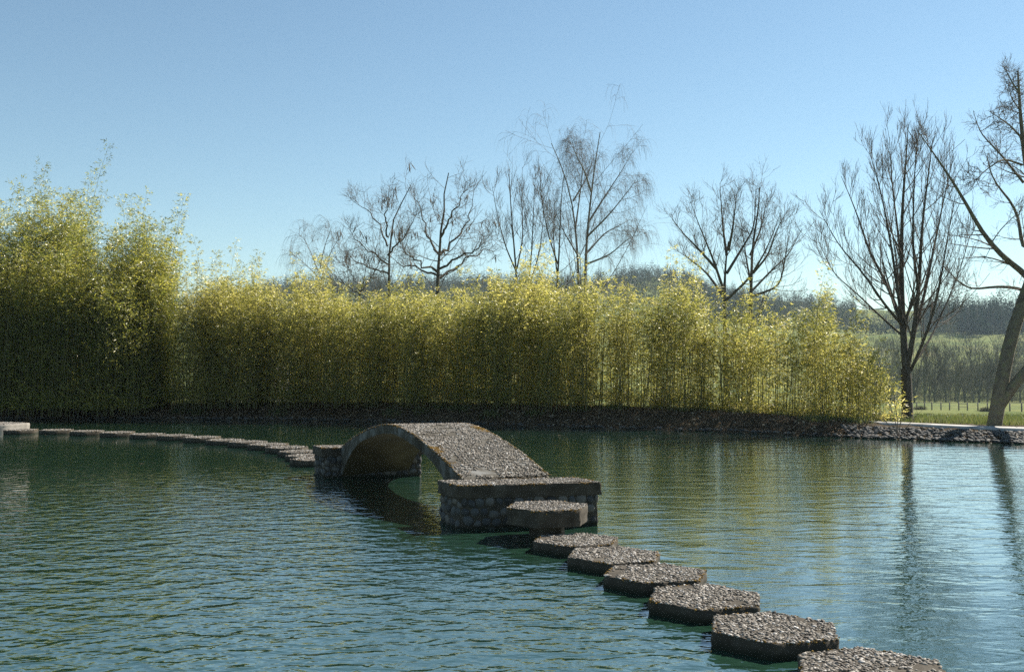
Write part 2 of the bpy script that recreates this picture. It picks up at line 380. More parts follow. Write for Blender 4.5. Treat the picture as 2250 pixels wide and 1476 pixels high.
def pebbles(bag, poly, z, dens, r0, r1, m, seed=0):
    poly = np.array(poly); lo, hi = poly.min(0), poly.max(0); n = int(np.prod(hi - lo) * dens)
    P = lo + rng.random((n, 2)) * (hi - lo); c = poly.mean(0); P = P[in_poly(c + (P - c) * 1.015, poly)]
    wear = np.array([mnoise.noise(Vector((q[0] * 5, q[1] * 5, seed))) + 0.5 * mnoise.noise(Vector((q[0] * 17, q[1] * 17, seed))) for q in P]); P = P[wear < 0.34]
    n = len(P); r = r0 + (r1 - r0) * rng.random(n) ** 2
    S = np.stack([r * rng.uniform(1.0, 1.6, n), r * rng.uniform(0.75, 1.1, n), r * rng.uniform(0.4, 0.65, n)], -1)
    N = np.array([0, 0, 1.0]) + rng.normal(size=(n, 3)) * 0.22
    V, F = blobs(np.column_stack([P, z + r * 0.12 + rng.normal(size=n) * 0.0015]), S, N); bag.add(V, F, m)

def moss_edge(bag, poly, z, n, m, keep=None, spread=0.02):
    P = poly_resample(poly, 0.01); k = rng.integers(0, len(P), n); Q = P[k]
    g2 = np.array([mnoise.noise(Vector((q[0] * 4, q[1] * 4, 5))) for q in Q]); Q = Q[g2 > 0.02]
    c = np.mean(np.array(poly), 0); n = len(Q); r = rng.uniform(0.003, 0.009, n)
    Q = Q + (c - Q) * rng.uniform(0, 0.06, (n, 1)) + rng.normal(size=(n, 2)) * 0.004
    zz = z - np.abs(rng.normal(size=n)) * 0.012 + 0.006
    V, F = blobs(np.column_stack([Q, zz]), np.stack([r, r, r * 0.8], -1), rough=0.3); bag.add(V, F, m)

def hexa(Rr=0.414, a=0):
    return [(Rr * math.cos(a - k * math.pi / 3), Rr * math.sin(a - k * math.pi / 3)) for k in range(6)][::-1]

def stone_mesh(name, dens, r0, r1, seed, full=True, thick=0.17, squash=1.0):
    bag = Bag(); pl = [(p[0] * (1 + 0.02 * math.sin(seed * 3 + i)), p[1] * squash * (1 + 0.02 * math.cos(seed * 5 + i))) for i, p in enumerate(hexa())]
    prism(bag, pl, -thick, 0, 0, 0, 0.03 if full else 0.1, 0.011, seed)
    if full != 'raised':
        prism(bag, [(p[0] * 0.62, p[1] * 0.62) for p in pl], -1.05, -thick, 0, 0, 0.15, 0.004, seed)
    pebbles(bag, pl, 0, dens, r0, r1, 1, seed * 7)
    moss_edge(bag, pl, 0, 260 if full else 120, 2)
    return bag.mesh(name, [M_conc, M_peb, M_moss])

near_meshes = [stone_mesh('stone_slab', 4200, 0.007, 0.015, s) for s in (1, 2, 3, 11, 12, 13)]
raised = stone_mesh('slab', 4200, 0.006, 0.014, 4, 'raised', 0.155)
far_meshes = [stone_mesh('far_stone_slab', 1500, 0.010, 0.018, s, False) for s in (5, 6, 7)]
TOPZ = 0.09
near = [(1.865, 5.36, 197), (1.56, 6.178, 197.5), (1.314, 7.001, 197.2), (1.079, 7.803, 192), (0.851, 8.557, 198.5), (0.584, 9.30, 197.5)]
nlab = ['hexagonal pebbled stepping stone nearest the camera, cut off by the bottom edge',
        'hexagonal pebbled stepping stone, second from the bottom edge, whole and largest in view',
        'hexagonal pebbled stepping stone, third from the bottom edge, white flecked top',
        'hexagonal pebbled stepping stone, fourth from the bottom edge, middle of the near row',
        'hexagonal pebbled stepping stone, third in front of the bridge counted from the pier',
        'low hexagonal pebbled stepping stone right in front of the raised one']
for i, ((x, y, a), lb) in enumerate(zip(near, nlab)):
    s = link('stepping_stone', near_meshes[i], loc=(x, y, TOPZ)); s.rotation_euler = (R(rng.uniform(-.9, .9)), R(rng.uniform(-.9, .9)), R(a) + (i // 3) * R(60) )
    tag(s, lb, 'stepping stone', 'hexagonal stepping stones in front of the bridge')
t = bpy.data.objects.new('stepping_stone', None); C.objects.link(t); t.location = (0.335, 9.93, 0.31); t.rotation_euler = (0, 0, R(197))
tag(t, 'raised hexagonal step on a short pedestal against the near bridge pier', 'stepping stone', 'hexagonal stepping stones in front of the bridge')
link('slab', raised, t)
bag = Bag(); prism(bag, hexa(0.18), -1.25, -0.15, 0, 0, 0.05, 0.006, 9)
link('pedestal', bag.mesh('pedestal', [M_conc]), t)

far = [(-13.25, 25.6), (-12.25, 25.6), (-11.33, 25.55), (-10.37, 25.07), (-9.42, 24.5), (-8.50, 23.95), (-7.68, 23.42), (-6.87, 22.75), (-6.17, 22.1), (-5.5, 21.4), (-4.92, 20.7), (-4.36, 19.9), (-3.92, 19.05), (-3.60, 18.2), (-3.33, 17.35)]
words_ = ['cut off by the left edge of the photo', 'second from the left edge, with a sunlit right face', 'third from the left edge, with a sunlit right face', 'fourth from the left edge', 'fifth from the left edge', 'sixth from the left edge',
          'seventh from the left edge', 'eighth from the left edge', 'seventh before the far pier of the bridge', 'sixth before the far pier of the bridge', 'fifth before the far pier of the bridge',
          'fourth before the far pier of the bridge', 'third before the far pier of the bridge', 'second before the far pier, half hidden by it', 'beside the far pier, nearly hidden behind it']
for i, ((x, y), wd) in enumerate(zip(far, words_)):
    s = link('stepping_stone', far_meshes[i % 3], loc=(x, y, TOPZ + 0.01 + rng.uniform(-0.01, 0.01)))
    a = 197 + (13 - i) * 2.2 if i < 13 else 197
    s.rotation_euler = (0, 0, R(a + 60 * (i % 3)))
    tag(s, 'hexagonal stepping stone beyond the bridge, ' + wd, 'stepping stone', 'hexagonal stepping stones beyond the bridge')

# landing slab at far left
bag = Bag(); lp = [(-12.92, 27.5), (-17.5, 29.8), (-18.6, 27.6), (-14.0, 25.9), (-13.08, 26.55)]
lp = lp if sum((lp[i][0] * lp[(i + 1) % 5][1] - lp[(i + 1) % 5][0] * lp[i][1]) for i in range(5)) > 0 else lp[::-1]
prism(bag, lp, -1.0, 0.17, 0, 0, 0.15, 0.008, 3); pebbles(bag, lp, 0.17, 300, 0.01, 0.02, 1)
ld = link('landing_slab', bag.mesh('landing_slab', [M_slabtop, M_peb])); tag(ld, 'pale sunlit concrete landing slab in the water at the left edge', 'landing')

# ------------------------------------------------------------------ bridge
br = bpy.data.objects.new('arched_bridge', None); C.objects.link(br); br.location = (-0.9, 13.0, 0)
tag(br, 'small humpbacked concrete footbridge with pebbled deck on two cobbled piers', 'bridge')
O = np.array([-0.9, 13.0, 0])
wv = np.array([0.95, 0.31]); uv_ = np.array([-2.02, 4.43])
aL = np.array([-0.53, 10.89])
T_ = np.array([0, .05, .1, .15, .3, .4, .5]); ZT = np.array([.45, .534, .603, .665, .815, .885, .918])
TI = np.array([0, .05, .105, .15, .215, .28, .39, .5]); ZI = np.array([.02, .22, .395, .50, .612, .675, .765, .810])
def zt(t): t = 0.5 - abs(t - 0.5); return np.interp(t, T_, ZT)
def zi(t): t = 0.5 - abs(t - 0.5); return np.interp(t, TI, ZI)
def smoothed(f, t, h=0.04):
    ks = np.linspace(-h, h, 7); return np.mean([f(np.clip(t + k, 0, 1)) for k in ks], 0)
bag = Bag()
ts = np.linspace(-0.0, 1.0, 90); ws = np.linspace(0, 1, 20)
def deckpt(t, w_, z, jit=0.005):
    p = aL + uv_ * t + wv * w_
    q = Vector((p[0] * 9, p[1] * 9, z * 9)); j = mnoise.noise(q) * jit + mnoise.noise(q * 3) * jit * 0.7
    return (p[0] - O[0] + j, p[1] - O[1] + j * 0.5, z + j)
rings = []
for t_ in ts:
    a = float(smoothed(zt, t_)) if 0.02 < t_ < 0.98 else float(zt(t_)); b2 = float(smoothed(zi, t_, 0.03)) if 0.02 < t_ < 0.98 else float(zi(t_))
    ring = [deckpt(t_, w_, a - (0.012 if w_ in (0, 1) else 0)) for w_ in ws]
    ring += [deckpt(t_, 1, a + (b2 - a) * k) for k in (0.25, 0.5, 0.75)]
    ring += [deckpt(t_, w_, b2) for w_ in ws[::-1]]
    ring += [deckpt(t_, 0, b2 + (a - b2) * k) for k in (0.25, 0.5, 0.75)]
    rings.append(ring)
RG = np.array(rings); m_, n_ = RG.shape[:2]
i = np.arange(m_ - 1)[:, None]; j = np.arange(n_)[None]
Q = np.stack([i * n_ + j, i * n_ + (j + 1) % n_, (i + 1) * n_ + (j + 1) % n_, (i + 1) * n_ + j], -1).reshape(-1, 4)
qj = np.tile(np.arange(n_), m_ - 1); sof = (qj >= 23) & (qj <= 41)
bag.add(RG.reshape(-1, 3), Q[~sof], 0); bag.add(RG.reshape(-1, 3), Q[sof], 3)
n = 17000; tt = rng.random(n); ww = rng.random(n) * 1.0
wr = np.array([mnoise.noise(Vector((a * 14, b3 * 3, 4))) + 0.5 * mnoise.noise(Vector((a * 45, b3 * 9, 4))) for a, b3 in zip(tt, ww)]); tt, ww = tt[wr < 0.33], ww[wr < 0.33]; n = len(tt)
P = aL[None] + uv_[None] * tt[:, None] + wv[None] * ww[:, None]
zz = np.array([float(smoothed(zt, a)) for a in tt]); dz = np.array([float(smoothed(zt, min(1, a + .01)) - smoothed(zt, max(0, a - .01))) for a in tt]) / (0.02 * np.linalg.norm(uv_))
ud = uv_ / np.linalg.norm(uv_); N = np.stack([-ud[0] * dz, -ud[1] * dz, np.ones(n)], -1)
r = 0.007 + 0.009 * rng.random(n) ** 2
S = np.stack([r * rng.uniform(1.0, 1.6, n), r * rng.uniform(0.75, 1.1, n), r * rng.uniform(0.5, 0.8, n)], -1)
V, F = blobs(np.column_stack([P - O[:2], zz + 0.002]), S, N + rng.normal(size=(n, 3)) * 0.25); bag.add(V, F, 1)
# moss along both upper edges and a few patches
n = 9000; tt = rng.random(n); sd = rng.random(n) < 0.5; off = np.abs(rng.normal(size=n)) * 0.06
ww = np.where(sd, off, 1 - off)
g2 = np.array([mnoise.noise(Vector((a * 9, b3 * 2.0, 2))) for a, b3 in zip(tt, sd * 5.0)]); k = (g2 > 0.08) | ((off < 0.02) & (rng.random(n) < 0.5)); tt, ww = tt[k], ww[k]; n = len(tt)
P = aL[None] + uv_[None] * tt[:, None] + wv[None] * ww[:, None]; zz = np.array([float(smoothed(zt, a)) for a in tt]) + 0.006 - (np.minimum(ww, 1 - ww) < 0.008) * rng.uniform(0, 0.02, n)
r = rng.uniform(0.004, 0.010, n); V, F = blobs(np.column_stack([P - O[:2], zz]), np.stack([r, r, r * .7], -1), rough=0.3); bag.add(V, F, 2)
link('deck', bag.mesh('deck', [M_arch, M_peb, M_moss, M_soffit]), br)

def pier(front_left, name='pier'):
    W = np.array([1.48, 0.33]); Dp = np.array([-0.24, 0.50])
    fl = np.array(front_left); po = [fl, fl + W, fl + W + Dp, fl + Dp]
    c = np.mean(po, 0); po = [p - c for p in po]; inner = [p * 0.955 for p in po]
    bag = Bag(); prism(bag, inner, -1.2, 0.33, 0, 0, 0.08, 0.006, 2)
    Pc, Nc, Sc = [], [], []
    for e in range(4):
        a, b2 = inner[e], inner[(e + 1) % 4]; L = np.linalg.norm(b2 - a); d = (b2 - a) / L; nrm = np.array([d[1], -d[0]])
        z = -0.18
        row = 0
        while z < 0.30:
            hh = rng.uniform(0.075, 0.115); x = rng.uniform(-0.01, 0.03)
            while x < L - 0.03:
                wd = min(rng.uniform(0.065, 0.15), L + 0.01 - x)
                p = a + d * (x + wd / 2); Pc.append([p[0] - nrm[0] * 0.008, p[1] - nrm[1] * 0.008, min(z + hh / 2 + rng.normal() * 0.012, 0.285)])
                Nc.append([nrm[0], nrm[1], rng.normal() * 0.1]); Sc.append([wd / 2 * 1.0, hh / 2 * rng.uniform(0.85, 1.1), 0.026]); x += wd
            z += hh; row += 1
    Pc, Nc, Sc = map(np.array, (Pc, Nc, Sc))
    # orient: first axis horizontal along the wall, second vertical, with random tilt
    V0, F0 = ICO2; m = len(Pc); Nn = unit(Nc); Aa = unit(np.cross(np.array([0, 0, 1.0]), Nn)); Bb = np.cross(Nn, Aa)
    th = rng.normal(size=m) * 0.45; A2 = Aa * np.cos(th)[:, None] + Bb * np.sin(th)[:, None]; B2 = -Aa * np.sin(th)[:, None] + Bb * np.cos(th)[:, None]
    lump = 1 + 0.07 * rng.normal(size=(m, len(V0), 1)).clip(-1.3, 1.3)
    Vv = V0[None] * Sc[:, None] * lump
    Wd = Vv[..., :1] * A2[:, None] + Vv[..., 1:2] * B2[:, None] + Vv[..., 2:] * Nn[:, None] + Pc[:, None]
    bag.add(Wd.reshape(-1, 3), (F0[None] + (np.arange(m) * len(V0))[:, None, None]).reshape(-1, 3), 1)
    me = bag.mesh('pier', [M_mortar, M_cob], smooth=True)
    o = link('pier', me, br, loc=(c[0] - O[0], c[1] - O[1], 0))
    b2_ = Bag(); prism(b2_, po, 0.325, 0.45, 0, 0, 0.03, 0.009, 6); pebbles(b2_, po, 0.45, 4000, 0.006, 0.014, 1); moss_edge(b2_, po, 0.45, 900, 2)
    link('cap_slab', b2_.mesh('cap_slab', [M_conc, M_peb, M_moss]), o)
pier((-0.55, 10.36)); pier((-2.82, 15.24))

# ------------------------------------------------------------------ shoreline cobbles, litter, floating leaves
n = 2600; x = rng.uniform(-24, 15, n); x[:1500] = rng.uniform(8.0, 14.5, 1500)
dd = rng.uniform(-0.08, 0.25, n); dd[:1500] = rng.uniform(-0.15, 1.0, 1500)
P = np.column_stack([x, shore(x) + dd, bank_z(x, dd) + 0.015]); r = rng.uniform(0.028, 0.068, n); r[1500:] *= 0.8
V, F = blobs(P, np.stack([r * 1.25, r, r * 0.7], -1), None, ICO1, 0.10)
co = link('cobble_edging', mesh('cobble_edging', V, F, M_cob, smooth=True)); tag(co, 'grey rounded cobbles packed along the waterline of the far bank', 'cobbles', kind='stuff')
n = 42000; x = rng.uniform(-24, 13, n); dd = rng.uniform(0.1, 4.4, n); keep = (x < 8.6) | (dd < 1.0); x, dd = x[keep], dd[keep]; n = len(x)
V, F = leaves(np.column_stack([x, shore(x) + dd, bank_z(x, dd) + rng.uniform(0.0, 0.05, n)]), np.column_stack([rng.normal(size=(n, 2)), rng.normal(size=n) * 0.35]), rng.uniform(0.05, 0.12, n), rng.uniform(0.015, 0.04, n))
li = link('leaf_litter', mesh('leaf_litter', V, F, M_litter)); tag(li, 'brown dead bamboo leaves covering the far bank', 'leaf litter', kind='stuff')
n = 170; x = rng.uniform(-13, 9, n); y = shore(x) - rng.gamma(2, 4, n).clip(0.6, 20); k = y > 12; x, y = x[k], y[k]; n = len(x)
V, F = leaves(np.column_stack([x, y, np.full(n, 0.004)]), np.column_stack([rng.normal(size=(n, 2)), np.zeros(n)]), rng.uniform(0.05, 0.11, n), rng.uniform(0.02, 0.035, n), 0.1)
V[:, 2] = 0.004 + 0.25 * np.abs(V[:, 2] - 0.004)
fl = link('floating_leaves', mesh('floating_leaves', V, F, M_litter)); tag(fl, 'small pale leaves floating on the pond near the far bank', 'floating leaves', kind='stuff')

# grass along the back of the bank and in the field edge
n = 90000; x = rng.uniform(-18, 22, n); dd = rng.uniform(2.6, 16, n) ; k = ~((x > 8.6) & (dd < 2.9)); x, dd = x[k], dd[k]; n = len(x)
yy = shore(x) + dd
zg = np.maximum(ground(x, yy), np.where(dd < 4.6, bank_z(x, dd), -99))
V, F = leaves(np.column_stack([x, yy, zg - 0.01]), np.column_stack([rng.normal(size=(n, 2)) * 0.35, np.ones(n)]), rng.uniform(0.06, 0.22, n), rng.uniform(0.012, 0.025, n))
kx = rng.uniform(-18, 9, 70); kd = rng.uniform(0.5, 2.4, 70); kx[:22] = rng.uniform(-18, -12.5, 22)
ii_ = rng.integers(0, 70, 9000); x = kx[ii_] + rng.normal(size=9000) * 0.16; dd = (kd[ii_] + rng.normal(size=9000) * 0.14).clip(0.15, 4)
V2, F2 = leaves(np.column_stack([x, shore(x) + dd, bank_z(x, dd)]), np.column_stack([rng.normal(size=(9000, 2)) * 0.5, np.ones(9000)]), rng.uniform(0.06, 0.24, 9000), rng.uniform(0.010, 0.02, 9000))
F = np.vstack([F, F2 + len(V)]); V = np.vstack([V, V2])
gr = link('grass', mesh('grass', V, F, M_grassblade)); tag(gr, 'short bright green grass behind the bamboo and the path', 'grass', kind='stuff')

# ------------------------------------------------------------------ bamboo
def bamboo_parts(H, width, depth, nc, leaves_per_m, hb, seed, lw=1.0, shoots=0.15, arch=0.25, taper_r=0.0, hmin=0.66):
    """culms + foliage meshes for one clump centred on the origin"""
    global rng
    old = rng; rng = np.random.default_rng(seed)
    n = 14
    bx_ = rng.uniform(-0.5, 0.5, nc) * width; by_ = rng.uniform(-0.5, 0.5, nc) * depth
    hh = H * rng.uniform(hmin, 1.0, nc); sh = rng.random(nc) < shoots; hh[sh] *= rng.uniform(1.08, 1.30, sh.sum())
    if taper_r: hh *= 1 - taper_r * np.clip(bx_ / width + 0.5, 0, 1)
    th = rng.uniform(0, 2 * math.pi, nc); lean = rng.uniform(0.0, 0.10, nc) * hh; arc = rng.uniform(0.3, 1.0, nc) * arch * hh / 4
    s = np.linspace(0, 1, n)[None]
    Px = bx_[:, None] + np.cos(th)[:, None] * (lean[:, None] * s + arc[:, None] * s ** 3) + 0.10 * s * hh[:, None] * 0.25
    Py = by_[:, None] + np.sin(th)[:, None] * (lean[:, None] * s + arc[:, None] * s ** 3)
    Pz = hh[:, None] * (s - 0.05 * s ** 4)
    P = np.stack([Px, Py, Pz], -1); rad = (0.007 + 0.0014 * hh)[:, None] * 0.75 * (1 - 0.85 * s)
    V, F = tubes(P, rad, 4)
    culm = mesh('culms', V, F, M_culm)
    # foliage: twigs leave the culm, each carries a fan of leaves
    cnt = (leaves_per_m * hh / 6).astype(int); ci = np.repeat(np.arange(nc), cnt); m = len(ci)
    t = hb + (1 - hb) * rng.random(m) ** 0.85
    low = rng.random(m) < 0.15; t[low] = rng.uniform(0.04, max(hb, 0.05), low.sum())
    f = t * (n - 1); i0 = np.clip(f.astype(int), 0, n - 2); fr = (f - i0)[:, None]
    base = P[ci, i0] * (1 - fr) + P[ci, i0 + 1] * fr
    a = rng.uniform(0, 2 * math.pi, m); rl = (0.10 + 0.42 * rng.random(m)) * (1.05 - 0.75 * t) * lw + 0.06
    tw = np.stack([np.cos(a) * rl, np.sin(a) * rl, rl * rng.uniform(0.1, 0.9, m)], -1)
    LP, LD = [], []
    for k in range(6):
        q = (0.35 + 0.65 * rng.random(m))[:, None]; LP.append(base + tw * q + rng.normal(size=(m, 3)) * 0.02)
        d = unit(tw) + rng.normal(size=(m, 3)) * 0.45; d[:, 2] -= 0.45; LD.append(d)
    LP, LD = np.vstack(LP), np.vstack(LD); L = rng.uniform(0.06, 0.13, len(LP)) * (0.85 + 0.15 * lw)
    V, F = leaves(LP, LD, L, L * rng.uniform(0.15, 0.22, len(L)))
    foli = (V, F)
    rng = old
    return culm, foli

def place_bamboo(culm, foli_me, x, y, label, group, rot=0.0, sc=(1, 1, 1)):
    z = float(np.maximum(ground(x, y), bank_z(x, y - shore(x)) if y - shore(x) < 4.6 else -9)) - 0.06
    t = bpy.data.objects.new('bamboo_clump', None); C.objects.link(t); t.location = (x, y, z); t.rotation_euler = (0, 0, rot); t.scale = sc
    tag(t, label, 'bamboo', group); link('culms', culm, t); link('foliage', foli_me, t); return t

def bam(H, width, depth, nc, lpm, hb, seed, mat, **kw):
    c, (V, F) = bamboo_parts(H, width, depth, nc, lpm, hb, seed, **kw)
    return c, mesh('foliage', V, F, mat)

# hedge: clumps along the bank, each with its own height; (photo column, height of crown top in photo rows)
hedge = [(405, 668, 34.6, 'thin low'), (455, 600, 34.4, ''), (535, 612, 34.3, ''), (615, 628, 34.2, ''), (700, 625, 34.0, ''), (785, 625, 33.6, ''), (870, 628, 33.2, ''), (960, 632, 32.6, ''),
         (1050, 622, 31.9, ''), (1140, 612, 31.2, ''), (1230, 612, 30.4, ''), (1320, 608, 30.1, ''), (1410, 610, 29.8, ''), (1500, 622, 29.3, ''), (1585, 668, 29.0, ''), (1670, 672, 28.4, ''), (1755, 676, 27.6, ''), (1835, 692, 27.0, ''), (1905, 735, 26.5, '')]
hl = ['low thin bamboo filling the gap between the tall dark grove and the hedge',
      'bamboo clump with tall feathery shoots at the hedge\'s left end',
      'bamboo clump with pale daylight showing between its stems, left part of the hedge',
      'hedge bamboo clump just right of the pale gleam behind the stems',
      'hedge bamboo clump under the small drooping birch crown',
      'hedge bamboo clump left above the bridge\'s far pier',
      'hedge bamboo clump directly above the left end of the bridge arch',
      'hedge bamboo clump behind the crest of the bridge, below the gnarled bare tree',
      'shaded hedge bamboo clump behind the right half of the bridge deck',
      'darkest bamboo clump of the hedge, just right of the bridge crest',
      'hedge bamboo clump below the twin stemmed birch',
      'hedge bamboo clump below the right drooping side of the tall birch',
      'yellow hedge bamboo clump in front of the rounded hilltop',
      'yellow hedge bamboo clump at the right flank of the rounded hilltop',
      'hedge bamboo clump in front of the round crowned bare tree\'s left stem',
      'hedge bamboo clump in front of the round crowned bare tree\'s right stem',
      'sunlit loose bamboo clump with a pale boulder at its foot',
      'bright yellow bamboo clump, second from the hedge\'s right end',
      'low bright bamboo clump at the hedge\'s right end beside the tall bare tree']
for i, (u, v, y, _) in enumerate(hedge):
    x = (u - 1125) / 2250 * y
    H = (1.64 + (808 - v + [6, -12, 14, -4, 10, -14, 2][i % 7]) / 2250 * y - float(landz(x))) * 0.99
    nxt = hedge[min(i + 1, len(hedge) - 1)][0]; prv = hedge[max(i - 1, 0)][0]
    wdt = (nxt - prv) / (2 if 0 < i < len(hedge) - 1 else 1) / 2250 * y * 1.25
    if i == 0: wdt = 0.9
    if u < 1280: nc, lpm, dp, hb = 115, 135, 3.6, 0.14
    elif u < 1560: nc, lpm, dp, hb = 60, 108, 2.0, 0.12
    else: nc, lpm, dp, hb = 42, 108, 1.5, 0.07
    if i == 0: nc, lpm = 26, 70
    mat = M_bam_y
    c_, f_ = bam(H, wdt, dp, nc, lpm, hb, 100 + i, mat, shoots=0.30 if i < 2 else 0.12, taper_r=0.35 if i == len(hedge) - 1 else 0)
    place_bamboo(c_, f_, x, y, hl[i], 'bamboo hedge along the far bank')
# taller single shoots that stand out of the hedge
for (u, v, y, lb) in [(475, 535, 34.6, 'tall feathery bamboo shoots at the left end of the hedge'), (545, 565, 34.4, 'slim feathery bamboo shoots rising left of the drooping birch crown'), (690, 490, 34.3, 'tall yellow bamboo shoots rising in front of the small drooping birch'), (1160, 512, 31.9, 'tall yellow green bamboo shoots rising between the bare trees'),
                      (1490, 545, 30.0, 'thin bamboo shoots rising left of the round crowned bare tree'), (1640, 592, 29.2, 'thin bamboo shoots in front of the round crowned bare tree'), (1795, 600, 28.2, 'tall loose bamboo shoots right of the round crowned bare tree')]:
    x = (u - 1125) / 2250 * y; H = (1.64 + (808 - v) / 2250 * y - float(landz(x))) / 1.08
    c_, f_ = bam(H, 0.85, 0.6, 10, 105, 0.3, 300 + u, M_bam_y, shoots=0.3, lw=0.85, hmin=0.78)
    place_bamboo(c_, f_, x, y, lb, 'tall bamboo shoots above the hedge')
# left grove
grove = [(-70, 400, 33.6, 2.6), (10, 395, 34.6, 2.4), (80, 400, 35.4, 2.0), (128, 345, 35.8, 1.0), (60, 470, 33.4, 2.8), (175, 465, 33.3, 2.6), (220, 430, 35.0, 2.0), (312, 425, 34.8, 1.1), (265, 540, 33.4, 1.9), (340, 530, 34.5, 0.9)]
gl_ = ['tall bamboo clump cut off by the left edge', 'tall pale topped bamboo clump near the left edge', 'bamboo clump just left of the tallest plume', 'tallest bamboo clump of the grove with a plume leaning right',
       'front bamboo clump at the left, dark below and yellow above', 'front bamboo clump below the tallest plume', 'bamboo clump right of the tallest plume', 'bamboo clump with two narrow dark topped plumes',
       'dark front bamboo clump at the right of the grove', 'bamboo clump at the right end of the tall grove']
for i, (u, v, y, wdt) in enumerate(grove):
    x = (u - 1125) / 2250 * y; H = (1.64 + (808 - v) / 2250 * y - 0.3) * 0.93
    c_, f_ = bam(H, wdt, 2.2, 84, 120, 0.05, 200 + i, M_bam_g, lw=1.5, shoots=0.12, arch=0.35)
    place_bamboo(c_, f_, x, y, gl_[i], 'tall bamboo grove on the left bank')

# ------------------------------------------------------------------ bare trees
def grow(P, Rd, c, t0, t1, ratio, ang, trop, wig, n, rr=0.5, rmin=0.003, aj=0.35, lenpow=0.5, lmin=0.0, planar=0.0):
    m, k, _ = P.shape; idx = np.repeat(np.arange(m), c); M = len(idx)
    L = np.linalg.norm(np.diff(P, axis=1), axis=2).sum(1)
    t = rng.uniform(t0, t1, M); f = t * (k - 1); i0 = np.clip(f.astype(int), 0, k - 2); fr = (f - i0)[:, None]
    base = P[idx, i0] * (1 - fr) + P[idx, i0 + 1] * fr; T = unit(P[idx, i0 + 1] - P[idx, i0])
    rb = Rd[idx, i0] * (1 - fr[:, 0]) + Rd[idx, i0 + 1] * fr[:, 0]
    q = rng.normal(size=(M, 3)); q[:, 2] *= (1 - planar); perp = unit(np.cross(T, q)); a = ang * (1 + aj * rng.normal(size=M))[:, None].clip(-2, 2)
    d = np.cos(a) * T + np.sin(a) * perp
    ln = np.maximum(L[idx] * ratio * (1.15 - t) ** lenpow * rng.uniform(0.6, 1.25, M), lmin); st = ln / (n - 1)
    out = [base]; cur = base
    trop = np.asarray(trop, float)
    for s in range(n - 1):
        d = unit(d + trop[None] * (1.0 / (n - 1)) + wig * rng.normal(size=(M, 3)))
        cur = cur + d * st[:, None]; out.append(cur)
    Q = np.stack(out, 1); r0 = np.maximum(rb * rr, rmin * 1.5)
    Rq = r0[:, None] * (1 - np.linspace(0, 1, n)[None] * 0.8); Rq = np.maximum(Rq, rmin)
    return Q, Rq

def spline(pts, n=14):
    pts = np.array(pts, float); d = np.r_[0, np.cumsum(np.linalg.norm(np.diff(pts, axis=0), axis=1))]; s = np.linspace(0, d[-1], n)
    Q = np.stack([np.interp(s, d, pts[:, k]) for k in range(3)], 1)
    for _ in range(2): Q[1:-1] = (Q[:-2] + 2 * Q[1:-1] + Q[2:]) / 4
    return Q

def tree_obj(name, label, mains, levels, mat_t, mat_b, loc, cat='tree', group=None, k_main=8, trunk_n=1, wob=0.0, extra=None, skip=0):
    """mains: list of (points (world), r0, r1); the first trunk_n are the trunk part; levels: kwargs of grow"""
    loc = np.array(loc, float)
    t = bpy.data.objects.new(name, None); C.objects.link(t); t.location = loc; tag(t, label, cat, group)
    n = 14; P = np.stack([spline(m[0], n) for m in mains]) - loc; Rd = np.stack([np.linspace(m[1], m[2], n) for m in mains])
    if wob: P[:, 1:-1] += rng.normal(size=(len(mains), n - 2, 3)) * wob
    tb = Bag(); V, F = tubes(P[:trunk_n], Rd[:trunk_n], 10)
    tb.add(V, F); link('trunk', tb.mesh('trunk', [mat_t], smooth=True), t)
    cb = Bag()
    if len(mains) > trunk_n: V, F = tubes(P[trunk_n:], Rd[trunk_n:], 7); cb.add(V, F, 0)
    cur = [(P[skip:], Rd[skip:])]
    for li, lv in enumerate(levels):
        lv = dict(lv); src = lv.pop('src', 1); sides = lv.pop('k', 3); pool = cur[-src:]
        newP, newR = [], []
        for (Pp, Rp) in pool:
            Q, Rq = grow(Pp, Rp, **lv); newP.append(Q); newR.append(Rq)
            V, F = tubes(Q, Rq, sides); cb.add(V, F, 0 if Rq.mean() > 0.012 else 1)
        if len({q.shape[1] for q in newP}) == 1: cur.append((np.vstack(newP), np.vstack(newR)))
    if extra: extra(cb, cur)
    link('branches', cb.mesh('branches', [mat_t, mat_b], smooth=True), t)
    return t

def gz(x, y): return float(ground(x, y))

